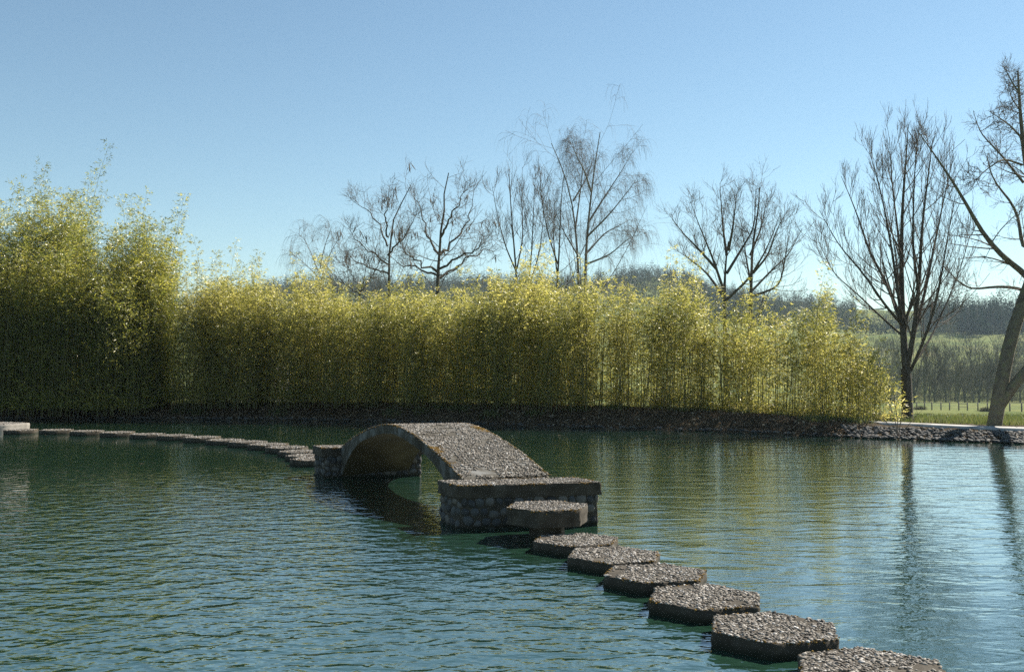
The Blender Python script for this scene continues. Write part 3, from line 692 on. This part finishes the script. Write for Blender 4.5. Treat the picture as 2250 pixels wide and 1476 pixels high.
# tall vase-shaped tree right of the hedge
Y8 = 27.0
def q8(u, v, dy=0): p = px(u, v, Y8 + dy); return p
base = q8(1992, 935); base[2] = gz(base[0], base[1]) - 0.1
m8 = [([base, q8(1992, 880), q8(1990, 810)], 0.155, 0.125),
      ([q8(1990, 815), q8(1984, 720), q8(1982, 600, .2), q8(1986, 450, .2), q8(1995, 360, .1), q8(2002, 270)], 0.10, 0.008),
      ([q8(1992, 812), q8(2008, 740, -.2), q8(2022, 620, -.3), q8(2030, 480, -.4), q8(2044, 390, -.5), q8(2056, 300, -.5)], 0.075, 0.008),
      ([q8(1984, 720), q8(1972, 620, -.3), q8(1958, 520, -.6), q8(1940, 420, -.9), q8(1915, 330, -1.1)], 0.05, 0.006),
      ([q8(1980, 700), q8(1950, 620, .4), q8(1915, 560, .8), q8(1880, 450, 1.2), q8(1852, 385, 1.3)], 0.05, 0.006),
      ([q8(1984, 715), q8(1945, 670, -.5), q8(1900, 600, -.9), q8(1845, 540, -1.3), q8(1803, 460, -1.5)], 0.042, 0.005),
      ([q8(1986, 740), q8(1930, 690, .5), q8(1880, 640, 1.1), q8(1830, 600, 1.6), q8(1798, 520, 1.9)], 0.032, 0.005),
      ([q8(2010, 730, -.2), q8(2035, 640, .3), q8(2060, 520, .8), q8(2084, 410, 1.2), q8(2102, 340, 1.4)], 0.05, 0.006),
      ([q8(2000, 815), q8(2035, 740, -.4), q8(2065, 640, -.9), q8(2085, 520, -1.4), q8(2110, 400, -1.7)], 0.045, 0.005),
      ([q8(2002, 808), q8(2045, 745, .6), q8(2075, 680, 1.2), q8(2110, 600, 1.6), q8(2140, 500, 2.0)], 0.035, 0.005),
      ([q8(1985, 600, .2), q8(1975, 500, .8), q8(1963, 390, 1.3), q8(1960, 300, 1.5)], 0.04, 0.006),
      ([q8(2020, 640, -.3), q8(2008, 540, -.9), q8(2012, 420, -1.4), q8(2020, 300, -1.5)], 0.04, 0.006)]
lv_vase = [dict(c=18, t0=0.12, t1=0.99, ratio=0.34, ang=0.66, trop=(0, 0, 0.9), wig=0.05, n=8, rr=0.42, rmin=0.005, k=4),
           dict(c=6, t0=0.15, t1=0.99, ratio=0.5, ang=0.60, trop=(0, 0, 1.0), wig=0.05, n=6, rr=0.5, rmin=0.0032, lmin=0.35),
           dict(c=3, t0=0.2, t1=0.98, ratio=0.55, ang=0.5, trop=(0, 0, 0.8), wig=0.05, n=4, rr=0.6, rmin=0.0024, lmin=0.22)]
tree_obj('bare_tree', 'tall bare tree with upswept fan of limbs at the right end of the hedge', m8, lv_vase, M_bark, M_twig, base, skip=1)

# leaning mossy tree at the right edge
Y9 = 24.6
def q9(u, v, dy=0): return px(u, v, Y9 + dy)
base = q9(2180, 943); base[2] = gz(base[0], base[1]) - 0.1
m9 = [([base, q9(2196, 860), q9(2214, 770), q9(2238, 690), q9(2275, 600), q9(2300, 480)], 0.175, 0.12),
      ([q9(2188, 900), q9(2225, 845, -.1), q9(2275, 790, -.3), q9(2380, 700, -.8), q9(2450, 560, -1.2)], 0.14, 0.07),
      ([q9(2285, 640), q9(2262, 600, -.2), q9(2215, 575, -.5), q9(2160, 510, -.9), q9(2120, 430, -1.2), q9(2075, 360, -1.3), q9(2022, 284, -1.3)], 0.085, 0.008),
      ([q9(2296, 520), q9(2250, 560, .3), q9(2244, 480, .5), q9(2230, 440, .6), q9(2195, 410, .8), q9(2178, 370, .9), q9(2175, 340, 1.0)], 0.06, 0.01),
      ([q9(2290, 660), q9(2250, 632, .4), q9(2180, 628, .8), q9(2130, 640, 1.1), q9(2090, 600, 1.3), q9(2060, 570, 1.4)], 0.05, 0.006),
      ([q9(2300, 480), q9(2262, 380, .2), q9(2250, 250, .2), q9(2246, 150, .2)], 0.09, 0.02),
      ([q9(2255, 400, .2), q9(2200, 330, .4), q9(2160, 290, .6), q9(2146, 240, .7)], 0.035, 0.006),
      ([q9(2252, 360, .2), q9(2210, 345, -.5), q9(2160, 380, -1), q9(2140, 410, -1.2)], 0.03, 0.006),
      ([q9(2252, 300, .2), q9(2225, 270, -.3), q9(2180, 240, -.7)], 0.03, 0.005),
      ([q9(2248, 200, .2), q9(2235, 180, .3), q9(2212, 135, .5)], 0.025, 0.005),
      ([q9(2250, 240, .2), q9(2230, 210, .8), q9(2225, 180, 1.0)], 0.02, 0.005)]
lv_moss = [dict(c=13, t0=0.12, t1=0.99, ratio=0.25, ang=1.1, trop=(0, 0, 0.2), wig=0.12, n=7, rr=0.32, rmin=0.005, k=4),
           dict(c=5, t0=0.1, t1=0.97, ratio=0.5, ang=0.9, trop=(0, 0, 0.2), wig=0.12, n=6, rr=0.5, rmin=0.0032, lmin=0.25),
           dict(c=3, t0=0.2, t1=0.95, ratio=0.55, ang=0.7, trop=(0, 0, 0.5), wig=0.1, n=4, rr=0.6, rmin=0.0025, lmin=0.2)]
def lichen(cb, cur):
    Pp = np.vstack([cur[1][0].reshape(-1, 3), cur[2][0][::2, ::2].reshape(-1, 3)])
    k = rng.random(len(Pp)) < 0.22; Pp = Pp[k]; r = rng.uniform(0.006, 0.016, len(Pp))
    V, F = blobs(Pp + rng.normal(size=Pp.shape) * 0.01, np.stack([r * 1.3, r, r * .8], -1), rough=0.35); cb.add(V, F, 0)
tree_obj('bare_tree', 'leaning forked tree with mossy crooked limbs at the right edge', m9, lv_moss, M_barkg, M_twig, base, trunk_n=2, extra=lichen, skip=2)

def auto_tree(label, stems, y, levels, mat_t=M_bark, mat_b=M_twig, wob=0.0, name='bare_tree', group='bare trees behind the hedge', r=0.12, extra=None, trunk_n=1):
    """stems: list of lists of (u, v[, dy]); first is the trunk, starts at the ground"""
    mains = []; u0 = stems[0][0][0]; x0 = (u0 - 1125) / 2250 * y; z0 = gz(x0, y) - 0.1; base = np.array([x0, y, z0])
    for i, st in enumerate(stems):
        pts = [px(s[0], s[1], y + (s[2] if len(s) > 2 else 0)) for s in st]
        if i < trunk_n: pts[0] = np.array([pts[0][0], pts[0][1], z0])
        rr = r * (1.0 if i < trunk_n else 0.42)
        mains.append((pts, rr, 0.006 if i >= trunk_n or len(stems) < 3 else r * 0.15))
    return tree_obj(name, label, mains, levels, mat_t, mat_b, base, group=group, trunk_n=trunk_n, wob=wob, extra=extra)

def L3(c1=12, c2=5, c3=3, a=0.8, up=0.8, wig=0.1, r1=0.42, r2=0.5, rm=0.0042):
    return [dict(c=int(c1 * 1.15), t0=0.2, t1=0.99, ratio=r1, ang=a, trop=(0, 0, up), wig=wig * .8, n=8, rr=0.34, rmin=rm * 1.3, k=4, lenpow=0.6),
            dict(c=c2, t0=0.12, t1=0.99, ratio=r2, ang=a, trop=(0, 0, up), wig=wig * .8, n=6, rr=0.5, rmin=rm, lmin=0.45, lenpow=0.6),
            dict(c=c3, t0=0.2, t1=0.98, ratio=0.55, ang=a * .85, trop=(0, 0, up * .7), wig=wig * .8, n=4, rr=0.6, rmin=rm * 0.75, lmin=0.35)]
# round crowned tree (two stems read as one crown)
auto_tree('round crowned bare tree with many upswept stems, alone against the sky right of centre',
          [[(1597, 850), (1592, 650), (1596, 560), (1602, 530)], [(1598, 560), (1590, 500, .6), (1584, 400, .8)], [(1602, 550), (1612, 500, -.5), (1622, 420, -.8)],
           [(1592, 640), (1565, 560, -.6), (1540, 500, -1), (1518, 440, -1.3)], [(1575, 590, -.4), (1535, 545, -1), (1500, 510, -1.5), (1472, 470, -1.8)],
           [(1590, 650), (1555, 600, .6), (1520, 570, 1.2), (1480, 545, 1.8)], [(1598, 600), (1635, 540, .5), (1660, 500, .9), (1664, 405, 1.2)],
           [(1595, 660), (1650, 610, -.6), (1690, 540, -1.2), (1720, 460, -1.7)]], 44, L3(13, 6, 2, 0.78, 0.7, 0.07, 0.36), r=0.16)
auto_tree('bare multi stemmed tree making the right half of the round crown',
          [[(1645, 850), (1650, 640), (1656, 580), (1650, 520), (1668, 500), (1672, 410)], [(1650, 620), (1640, 560, .5), (1632, 500, .7)], [(1656, 600), (1690, 560, -.5), (1710, 500, -.8), (1740, 450, -1)],
           [(1652, 640), (1700, 590, .7), (1735, 560, 1.2), (1765, 500, 1.6)], [(1655, 650), (1715, 630, -.6), (1728, 560, -1), (1742, 480, -1.3)], [(1650, 560), (1675, 500, .6), (1690, 425, .9)]], 44.6, L3(13, 6, 2, 0.78, 0.7, 0.07, 0.36), r=0.13)

# tall weeping birch (twin stems)
lv_birch = [dict(c=13, t0=0.2, t1=0.98, ratio=0.40, ang=0.75, trop=(0, 0, 0.5), wig=0.05, n=8, rr=0.32, rmin=0.005, k=4),
            dict(c=7, t0=0.2, t1=1.0, ratio=0.5, ang=0.7, trop=(0, 0, -0.6), wig=0.06, n=7, rr=0.45, rmin=0.0036, lmin=0.5),
            dict(c=4, t0=0.25, t1=1.0, ratio=0.9, ang=0.6, trop=(0, 0, -3.2), wig=0.03, n=7, rr=0.6, rmin=0.0022, lmin=0.8)]
auto_tree('tallest tree behind the hedge, right stem of the weeping birch pair with fine drooping twigs',
          [[(1286, 860), (1286, 600), (1288, 520), (1296, 470), (1302, 400), (1312, 330), (1320, 287)], [(1292, 490), (1330, 430, .6), (1370, 370, 1.2), (1392, 330, 1.5)], [(1290, 520), (1340, 470, -.8), (1380, 420, -1.5), (1400, 392, -1.8)],
           [(1300, 420), (1284, 370, -.6), (1262, 330, -1), (1256, 295, -1.2)], [(1286, 560), (1330, 510, .8), (1370, 490, 1.2), (1388, 480, 1.6)], [(1288, 580), (1340, 560, -.8), (1385, 520, -1.4), (1405, 515, -1.8)]],
          50, lv_birch, M_birch, M_twig, r=0.13, group='weeping birches behind the hedge')
auto_tree('left stem of the weeping birch pair, leaning left with a bare pointed tip',
          [[(1274, 860), (1272, 600), (1266, 500), (1258, 430), (1240, 370), (1222, 325), (1212, 312)], [(1265, 500), (1276, 420, .6), (1282, 360, 1), (1275, 300, 1.2)], [(1270, 560), (1240, 510, -.6), (1220, 460, -1)], [(1260, 440), (1290, 390, .8), (1310, 330, 1)]],
          50.6, lv_birch[:2] + [dict(lv_birch[2], c=3)], M_birch, M_twig, r=0.11, group='weeping birches behind the hedge')
auto_tree('small drooping birch at the left behind the tall yellow bamboo shoots',
          [[(700, 860), (700, 620), (715, 570), (735, 530), (748, 515)], [(700, 600), (680, 550, .5), (665, 520, .8), (652, 512, 1)], [(702, 590), (712, 540, -.4), (728, 495, -.6)], [(700, 610), (670, 580, -.6), (645, 560, -1)]],
          47, [dict(lv_birch[0], c=8), dict(lv_birch[1], c=4), dict(lv_birch[2], c=3)], M_birch, M_twig, r=0.06, group='weeping birches behind the hedge')

def pods(cb, cur):
    """dark hanging seed pods on the outer twigs"""
    Q = cur[2][0]; k = rng.choice(len(Q), 16, replace=False); c = Q[k, -2]
    P = np.repeat(c, 4, 0) + rng.normal(size=(64, 3)) * 0.08; n = len(P); L = rng.uniform(0.18, 0.4, n)
    d = unit(np.column_stack([rng.normal(size=(n, 2)) * 0.25, -np.ones(n)]))
    s = np.linspace(0, 1, 4)[None, :, None]; PP = P[:, None] + d[:, None] * s * L[:, None, None]
    V, F = tubes(PP, np.tile([0.006, 0.018, 0.018, 0.004], (n, 1)), 4); cb.add(V, F, 1)
auto_tree('gnarled spreading bare tree with dark hanging pods behind the bridge crest',
          [[(968, 860), (964, 610), (966, 560), (970, 500), (972, 440), (985, 378)], [(966, 560), (1000, 530, .8), (1030, 490, 1.2), (1040, 405, 1.5)], [(965, 590), (1010, 565, -.8), (1060, 540, -1.4), (1085, 500, -1.8)],
           [(964, 600), (925, 575, -.6), (890, 560, -1.2), (868, 515, -1.6)], [(966, 560), (940, 525, .8), (925, 470, 1.3), (905, 420, 1.6)], [(968, 520), (985, 480, -.8), (1010, 440, -1.2), (1022, 400, -1.4)],
           [(964, 610), (1005, 585, .6), (1045, 555, 1.3), (1095, 545, 2)], [(964, 606), (920, 590, 1), (880, 585, 1.8), (855, 560, 2.2)]], 42, L3(12, 5, 3, 0.95, 0.5, 0.17, 0.34), r=0.13, wob=0.05, extra=pods)
auto_tree('spreading bare tree with a low arm reaching left, left of the gnarled podded tree',
          [[(852, 860), (851, 600), (852, 560), (848, 520), (862, 480), (880, 430), (902, 405)], [(850, 540), (835, 490, .7), (800, 455, 1.2), (768, 434, 1.5)], [(851, 580), (815, 550, -.7), (785, 535, -1.1), (768, 494, -1.4)],
           [(851, 560), (880, 525, -.7), (905, 505, -1), (915, 440, -1.3)], [(852, 600), (820, 590, .7), (775, 570, 1.3), (740, 540, 1.8)], [(850, 520), (845, 470, -.5), (858, 410, -.8)]], 43, L3(11, 5, 3, 0.9, 0.5, 0.15, 0.34), r=0.10, wob=0.04, extra=pods)
auto_tree('bare upright tree with several parallel stems left of the weeping birch',
          [[(1138, 860), (1136, 600), (1128, 530), (1122, 450), (1118, 370)], [(1136, 590), (1150, 520, .6), (1146, 440, .9), (1148, 365, 1)], [(1136, 600), (1110, 540, -.6), (1092, 470, -1), (1080, 400, -1.2)],
           [(1160, 640), (1168, 560, -.5), (1172, 470, -.7), (1178, 365, -.9)], [(1158, 640), (1185, 560, .6), (1195, 480, .9), (1192, 400, 1.1)]], 46, L3(13, 5, 3, 0.65, 0.9, 0.08, 0.28), r=0.09)
auto_tree('slender bare tree with spurred branches just left of the weeping birch',
          [[(1222, 860), (1224, 600), (1232, 540), (1230, 450), (1240, 380)], [(1224, 600), (1216, 520, .6), (1220, 440, .9)], [(1226, 580), (1206, 520, -.7), (1190, 440, -1), (1186, 360, -1.2)]], 47, L3(13, 5, 3, 0.75, 0.7, 0.1, 0.28), r=0.09)
auto_tree('low bare shrubby tree peeping over the hedge right of the small birch',
          [[(790, 860), (792, 640), (800, 600), (812, 560)], [(790, 640), (765, 590, .5), (750, 560, .8)], [(792, 640), (820, 600, -.6), (835, 570, -1)], [(790, 650), (740, 610, -.8), (712, 580, -1.2)]], 40, L3(11, 5, 3, 0.8, 0.5, 0.14, 0.36), r=0.06, wob=0.03)

# bare shoots at the waterline by the hedge end
bs = tree_obj('bare_shrub', 'bare thin stemmed shrub growing from the cobbles at the waterline', [([px(1970, 960, 23.6), px(1965, 920, 23.6), px(1950, 880, 23.7)], .012, .004), ([px(1972, 960, 23.6), px(1978, 920, 23.5), px(1985, 885, 23.4)], .012, .004),
      ([px(1971, 960, 23.6), px(1970, 920, 23.8), px(1962, 870, 23.9)], .012, .004), ([px(1975, 960, 23.6), px(2000, 925, 23.5), px(2025, 900, 23.3)], .009, .003), ([px(1968, 960, 23.6), px(1945, 925, 23.5), px(1930, 905, 23.4)], .009, .003)],
      [dict(c=5, t0=0.3, t1=0.95, ratio=0.35, ang=0.6, trop=(0, 0, .5), wig=0.08, n=4, rr=0.6, rmin=0.003)], M_twig, M_twig, px(1970, 962, 23.6), cat='shrub')

# ------------------------------------------------------------------ things behind the hedge
def rock(name, u, v, y, s, label, cat='boulder'):
    V0, F0 = ico(4); V = V0.copy()
    for k in range(len(V)):
        q = Vector(V[k] * 1.3 + s[0] * 7); V[k] *= 1 + 0.28 * mnoise.noise(q) + 0.08 * mnoise.noise(q * 4)
    V = V * np.array(s); x = (u - 1125) / 2250 * y
    o = link(name, mesh(name, V, F0, M_slabtop, smooth=True), loc=(x, y, gz(x, y) + s[2] * 0.35 + 0.1)); tag(o, label, cat, 'pale boulders behind the bamboo'); return o
rock('boulder', 1450, 905, 31.4, (0.32, 0.25, 0.2), 'pale boulder glimpsed behind the middle of the hedge')
rock('boulder', 1688, 912, 29.9, (0.3, 0.25, 0.2), 'pale boulder behind the bamboo near the hedge\'s right end')
sh = bpy.data.objects.new('shed', None); C.objects.link(sh); xs_ = (556 - 1125) / 2250 * 46; zs = gz(xs_, 46); sh.location = (xs_, 46, zs)
tag(sh, 'pale walled outbuilding glimpsed between the bamboo stems at left', 'shed')
def box(bag, x0, x1, y0, y1, z0, z1, m=0):
    V = [(x0, y0, z0), (x1, y0, z0), (x1, y1, z0), (x0, y1, z0), (x0, y0, z1), (x1, y0, z1), (x1, y1, z1), (x0, y1, z1)]
    bag.add(V, np.array([[0, 3, 2, 1], [4, 5, 6, 7], [0, 1, 5, 4], [1, 2, 6, 5], [2, 3, 7, 6], [3, 0, 4, 7]]), m)
b1 = Bag(); box(b1, -0.95, 0.95, 0, 3, -0.1, 2.3); b1.add([(-.95, 0, 2.3), (.95, 0, 2.3), (0, 0, 2.95), (-.95, 3, 2.3), (.95, 3, 2.3), (0, 3, 2.95)], np.array([[0, 1, 2], [3, 5, 4]]))
link('wall', b1.mesh('wall', [M_white]), sh)
b1 = Bag()
for sgn in (-1, 1):
    b1.add([(0, -.15, 3.02), (sgn * 1.15, -.15, 2.2), (sgn * 1.15, 3.15, 2.2), (0, 3.15, 3.02), (0, -.15, 2.96), (sgn * 1.15, -.15, 2.14), (sgn * 1.15, 3.15, 2.14), (0, 3.15, 2.96)], np.array([[0, 1, 2, 3], [4, 7, 6, 5], [0, 4, 5, 1], [1, 5, 6, 2], [2, 6, 7, 3]]))
link('roof', b1.mesh('roof', [M_roofm]), sh)

# wire fence across the far field
fe = bpy.data.objects.new('wire_fence', None); C.objects.link(fe)
fx = [(1995, 158), (2013, 158), (2030, 158), (2046, 158), (2066, 158), (2085, 157), (2105, 156), (2124, 155), (2147, 152), (2168, 149), (2192, 146), (2217, 143), (2243, 140), (2270, 137)]
fb = np.array([(u - 1125) / 2250 * y for u, y in fx]); fyy = np.array([y for _, y in fx]); fz = ground(fb, fyy)
fe.location = (fb[0], fyy[0], fz[0]); tag(fe, 'post and wire fence crossing the far field on the right', 'fence')
pm = Bag(); box(pm, -.07, .07, -.07, .07, -0.3, 1.15); pm.add([(-.07, -.07, 1.15), (.07, -.07, 1.15), (.07, .07, 1.15), (-.07, .07, 1.15), (0, 0, 1.22)], np.array([[0, 1, 4], [1, 2, 4], [2, 3, 4], [3, 0, 4]])); pm = pm.mesh('post', [M_post])
for a, b2, c in zip(fb, fyy, fz): link('post', pm, fe, loc=(a - fb[0], b2 - fyy[0], c - fz[0]))
wb = Bag()
for hgt in (0.35, 0.7, 1.05):
    PP = np.stack([fb - fb[0], fyy - fyy[0], fz - fz[0] + hgt], -1)[None]; V, F = tubes(PP, np.full((1, len(fb)), 0.012), 3); wb.add(V, F)
link('wires', wb.mesh('wires', [M_wire]), fe)
# rail panel between two posts
wb = Bag(); 
for hgt in (0.5, 0.95):
    PP = np.stack([fb[6:8] - fb[0], fyy[6:8] - fyy[0], fz[6:8] - fz[0] + hgt], -1)[None]; PP = np.concatenate([PP[:, :1], PP.mean(1, keepdims=True), PP[:, 1:]], 1); V, F = tubes(PP, np.full((1, 3), 0.04), 4); wb.add(V, F)
link('rail', wb.mesh('rail', [M_post]), fe)

def bush(u, y, s, label):
    x = (u - 1125) / 2250 * y; z = gz(x, y); n = 700
    a = unit(rng.normal(size=(n, 3))); a[:, 2] = np.abs(a[:, 2]); P0 = np.zeros((n, 3)); P0[:, :2] = rng.normal(size=(n, 2)) * s * 0.25
    L = s * rng.uniform(0.5, 1, n); q = np.linspace(0, 1, 4)[None, :, None]; PP = P0[:, None] + a[:, None] * q * L[:, None, None] * np.array([1.2, 1.2, 1])
    V, F = tubes(PP, np.tile([0.02, 0.016, 0.014, 0.01], (n, 1)) * y / 150, 3)
    o = link('field_bush', mesh('field_bush', V, F, M_fartwig), loc=(x, y, z - .05)); tag(o, label, 'bush', 'brown bushes in the far field')
bush(2019, 150, 0.95, 'round brown bush by the fence just right of the tall bare tree'); bush(2165, 140, 0.8, 'small brown bush in the field left of the leaning tree')
bush(2013, 100, 0.4, 'low tuft of dry weeds in the field, leftmost'); bush(2040, 100, 0.45, 'low tuft of dry weeds in the field beside the tall bare tree'); bush(2113, 98, 0.45, 'low tuft of dry weeds in the middle of the open field'); bush(1975, 102, 0.4, 'low tuft of dry weeds seen behind the bare waterline shrub')

# ------------------------------------------------------------------ far row of bare trees (variants copied), hill woods
def far_tree(seed, Ht, multi):
    global rng
    old = rng; rng = np.random.default_rng(seed)
    mains = [([(0, 0, -0.3), (0.1, 0, Ht * .3), (0.2, 0.1, Ht * .65), (0.1, 0, Ht)], 0.22, 0.03)]
    for k in range(multi):
        a = rng.uniform(0, 6.28); mains.append(([(0, 0, Ht * .08), (math.cos(a) * Ht * .08, math.sin(a) * Ht * .08, Ht * .4), (math.cos(a) * Ht * .16, math.sin(a) * Ht * .16, Ht * .85)], 0.14, 0.03))
    t = tree_obj('far_bare_tree', 'grey brown bare tree in the far row beyond the wire fence', mains,
                 [dict(c=12, t0=0.2, t1=0.97, ratio=0.34, ang=0.65, trop=(0, 0, 0.9), wig=0.1, n=6, rr=0.4, rmin=0.03),
                  dict(c=9, t0=0.15, t1=0.97, ratio=0.42, ang=0.6, trop=(0, 0, 0.6), wig=0.12, n=4, rr=0.6, rmin=0.02, lmin=0.8)], M_fartwig, M_fartwig, (0, 0, 0), group='far row of bare trees beyond the fence')
    rng = old; return t
protos = [far_tree(11, 11.5, 3), far_tree(12, 12.5, 4), far_tree(13, 10, 2)]
fu = [2008, 2030, 2041, 2052, 2077, 2098, 2104, 2118, 2138, 2150, 2168, 2186, 2205, 2222, 2240, 2262, 1988, 1960, 1930, 2290]
for i, u in enumerate(fu):
    y = 238 + rng.uniform(-10, 16); x = (u - 1125) / 2250 * y; pr = protos[i % 3]
    t = pr if i < 3 else pr.copy()
    if i >= 3:
        C.objects.link(t)
        for ch in pr.children:
            c2 = ch.copy(); C.objects.link(c2); c2.parent = t
    t.location = (x, y, gz(x, y)); s = rng.uniform(0.85, 1.15); t.scale = (s, s, s * rng.uniform(.9, 1.1)); t.rotation_euler = (0, 0, rng.uniform(0, 6))

def wood(name, pts, hts, kind, mats, nf, label):
    m = len(pts); idx = np.repeat(np.arange(m), nf); M = len(idx); h = hts[idx]
    t = rng.random(M)
    if kind == 'conifer':
        t = t ** 1.3; rad = 0.20 * h * (1 - t) ** 0.8 * np.sqrt(rng.random(M)) * (0.75 + 0.5 * np.sin(t * 25 + idx) ** 2) + 0.1; z = 0.12 * h + t * 0.88 * h
        a = rng.uniform(0, 2 * math.pi, M); P = pts[idx] + np.column_stack([np.cos(a) * rad, np.sin(a) * rad, z]); D = np.column_stack([np.cos(a), np.sin(a), -0.35 + rng.normal(size=M) * 0.3])
        L = 0.10 * h * rng.uniform(0.6, 1.3, M) * (1.2 - t); V, F = leaves(P, D, L, L * 0.55, 0.1)
    else:
        d = unit(rng.normal(size=(M, 3))) * rng.random((M, 1)) ** 0.4; P = pts[idx] + np.column_stack([d[:, 0] * h * .32, d[:, 1] * h * .32, h * .56 + d[:, 2] * h * .44])
        D = np.column_stack([d[:, 0] + rng.normal(size=M) * .4, d[:, 1] + rng.normal(size=M) * .4, 0.9 + rng.random(M)]); L = h * 0.16 * rng.uniform(.6, 1.4, M); V, F = leaves(P, D, L, L * 0.10, 0.1)
    bag = Bag(); bag.add(V, F, 0)
    s = np.linspace(0, 1, 3)[None, :, None]; up = np.column_stack([np.zeros(m), np.zeros(m), hts * 0.85])[:, None]; V, F = tubes(pts[:, None] + up * s, np.tile([1.0, .6, .2], (m, 1)) * (hts * (0.014 if kind == 'conifer' else 0.007))[:, None], 4); bag.add(V, F, 1)
    o = link(name, bag.mesh(name, mats)); tag(o, label, 'woodland', kind='stuff'); return o
def scatter(n, u0, u1, y0, y1, test=None):
    u = rng.uniform(u0, u1, n); y = rng.uniform(y0, y1, n); x = (u - 1125) / 2250 * y
    if test is not None: k = test(u, y); x, y, u = x[k], y[k], u[k]
    return np.column_stack([x, y, ground(x, y) - 0.5])
def clear(u, y):
    mead = (u > 2040) & (y > 405) & (y < 500) & (rng.random(len(u)) > 0.06)
    top = (u > 1880) & (u < 2010) & (y > 560) & (rng.random(len(u)) > 0.05)
    top2 = (u > 2040) & (y > 500) & (y < 530) & (rng.random(len(u)) > 0.3)
    return ~(mead | top | top2)
p = np.vstack([scatter(700, 300, 1640, 640, 700), scatter(500, 300, 1640, 520, 640), scatter(900, 1500, 2500, 500, 700, clear)])
wood('conifer_wood', p, rng.uniform(7, 15, len(p)), 'conifer', [M_conif, M_bark], 75, 'dark hazy conifer wood covering the far hillside and ridge')
ub = scatter(700, 1880, 2500, 236, 262); wood('undergrowth', ub, rng.uniform(0.8, 3.4, len(ub)), 'bare', [M_fartwig, M_bark], 60, 'brown brushwood under the far row of bare trees')
tc_ = scatter(60, 2030, 2260, 505, 560); wood('tall_conifers', tc_, rng.uniform(15, 23, len(tc_)), 'conifer', [M_conif, M_bark], 240, 'tall dark conifers above the meadow on the right hillside')
p = np.vstack([scatter(330, 1850, 2500, 255, 330, clear), scatter(360, 1500, 2500, 500, 690, clear), scatter(90, 1860, 2500, 340, 400), scatter(26, 2050, 2500, 400, 500), scatter(400, 300, 1640, 560, 690)])
wood('bare_wood', p, np.where(p[:, 1] < 340, rng.uniform(5, 8.5, len(p)), rng.uniform(7, 11, len(p))), 'bare', [M_fartwig, M_bark], 130, 'grey brown leafless wood at the foot and on the slopes of the far hill')

# ------------------------------------------------------------------ haze
HAZE = 0.00016
hb = Bag(); box(hb, -1500, 1500, -40, 1500, -60, 130)
m = bpy.data.materials.new('haze_air'); m.use_nodes = True; nt = m.node_tree; nt.nodes.remove(nt.nodes['Principled BSDF'])
v = nt.nodes.new('ShaderNodeVolumePrincipled'); v.inputs['Color'].default_value = (0.66, 0.84, 0.98, 1); v.inputs['Density'].default_value = HAZE; v.inputs['Anisotropy'].default_value = 0.2
nt.links.new(v.outputs[0], nt.nodes['Material Output'].inputs['Volume'])
hz_ = link('haze', hb.mesh('haze', [m])); tag(hz_, 'thin blue daytime haze over the fields and hills', 'haze', kind='stuff')
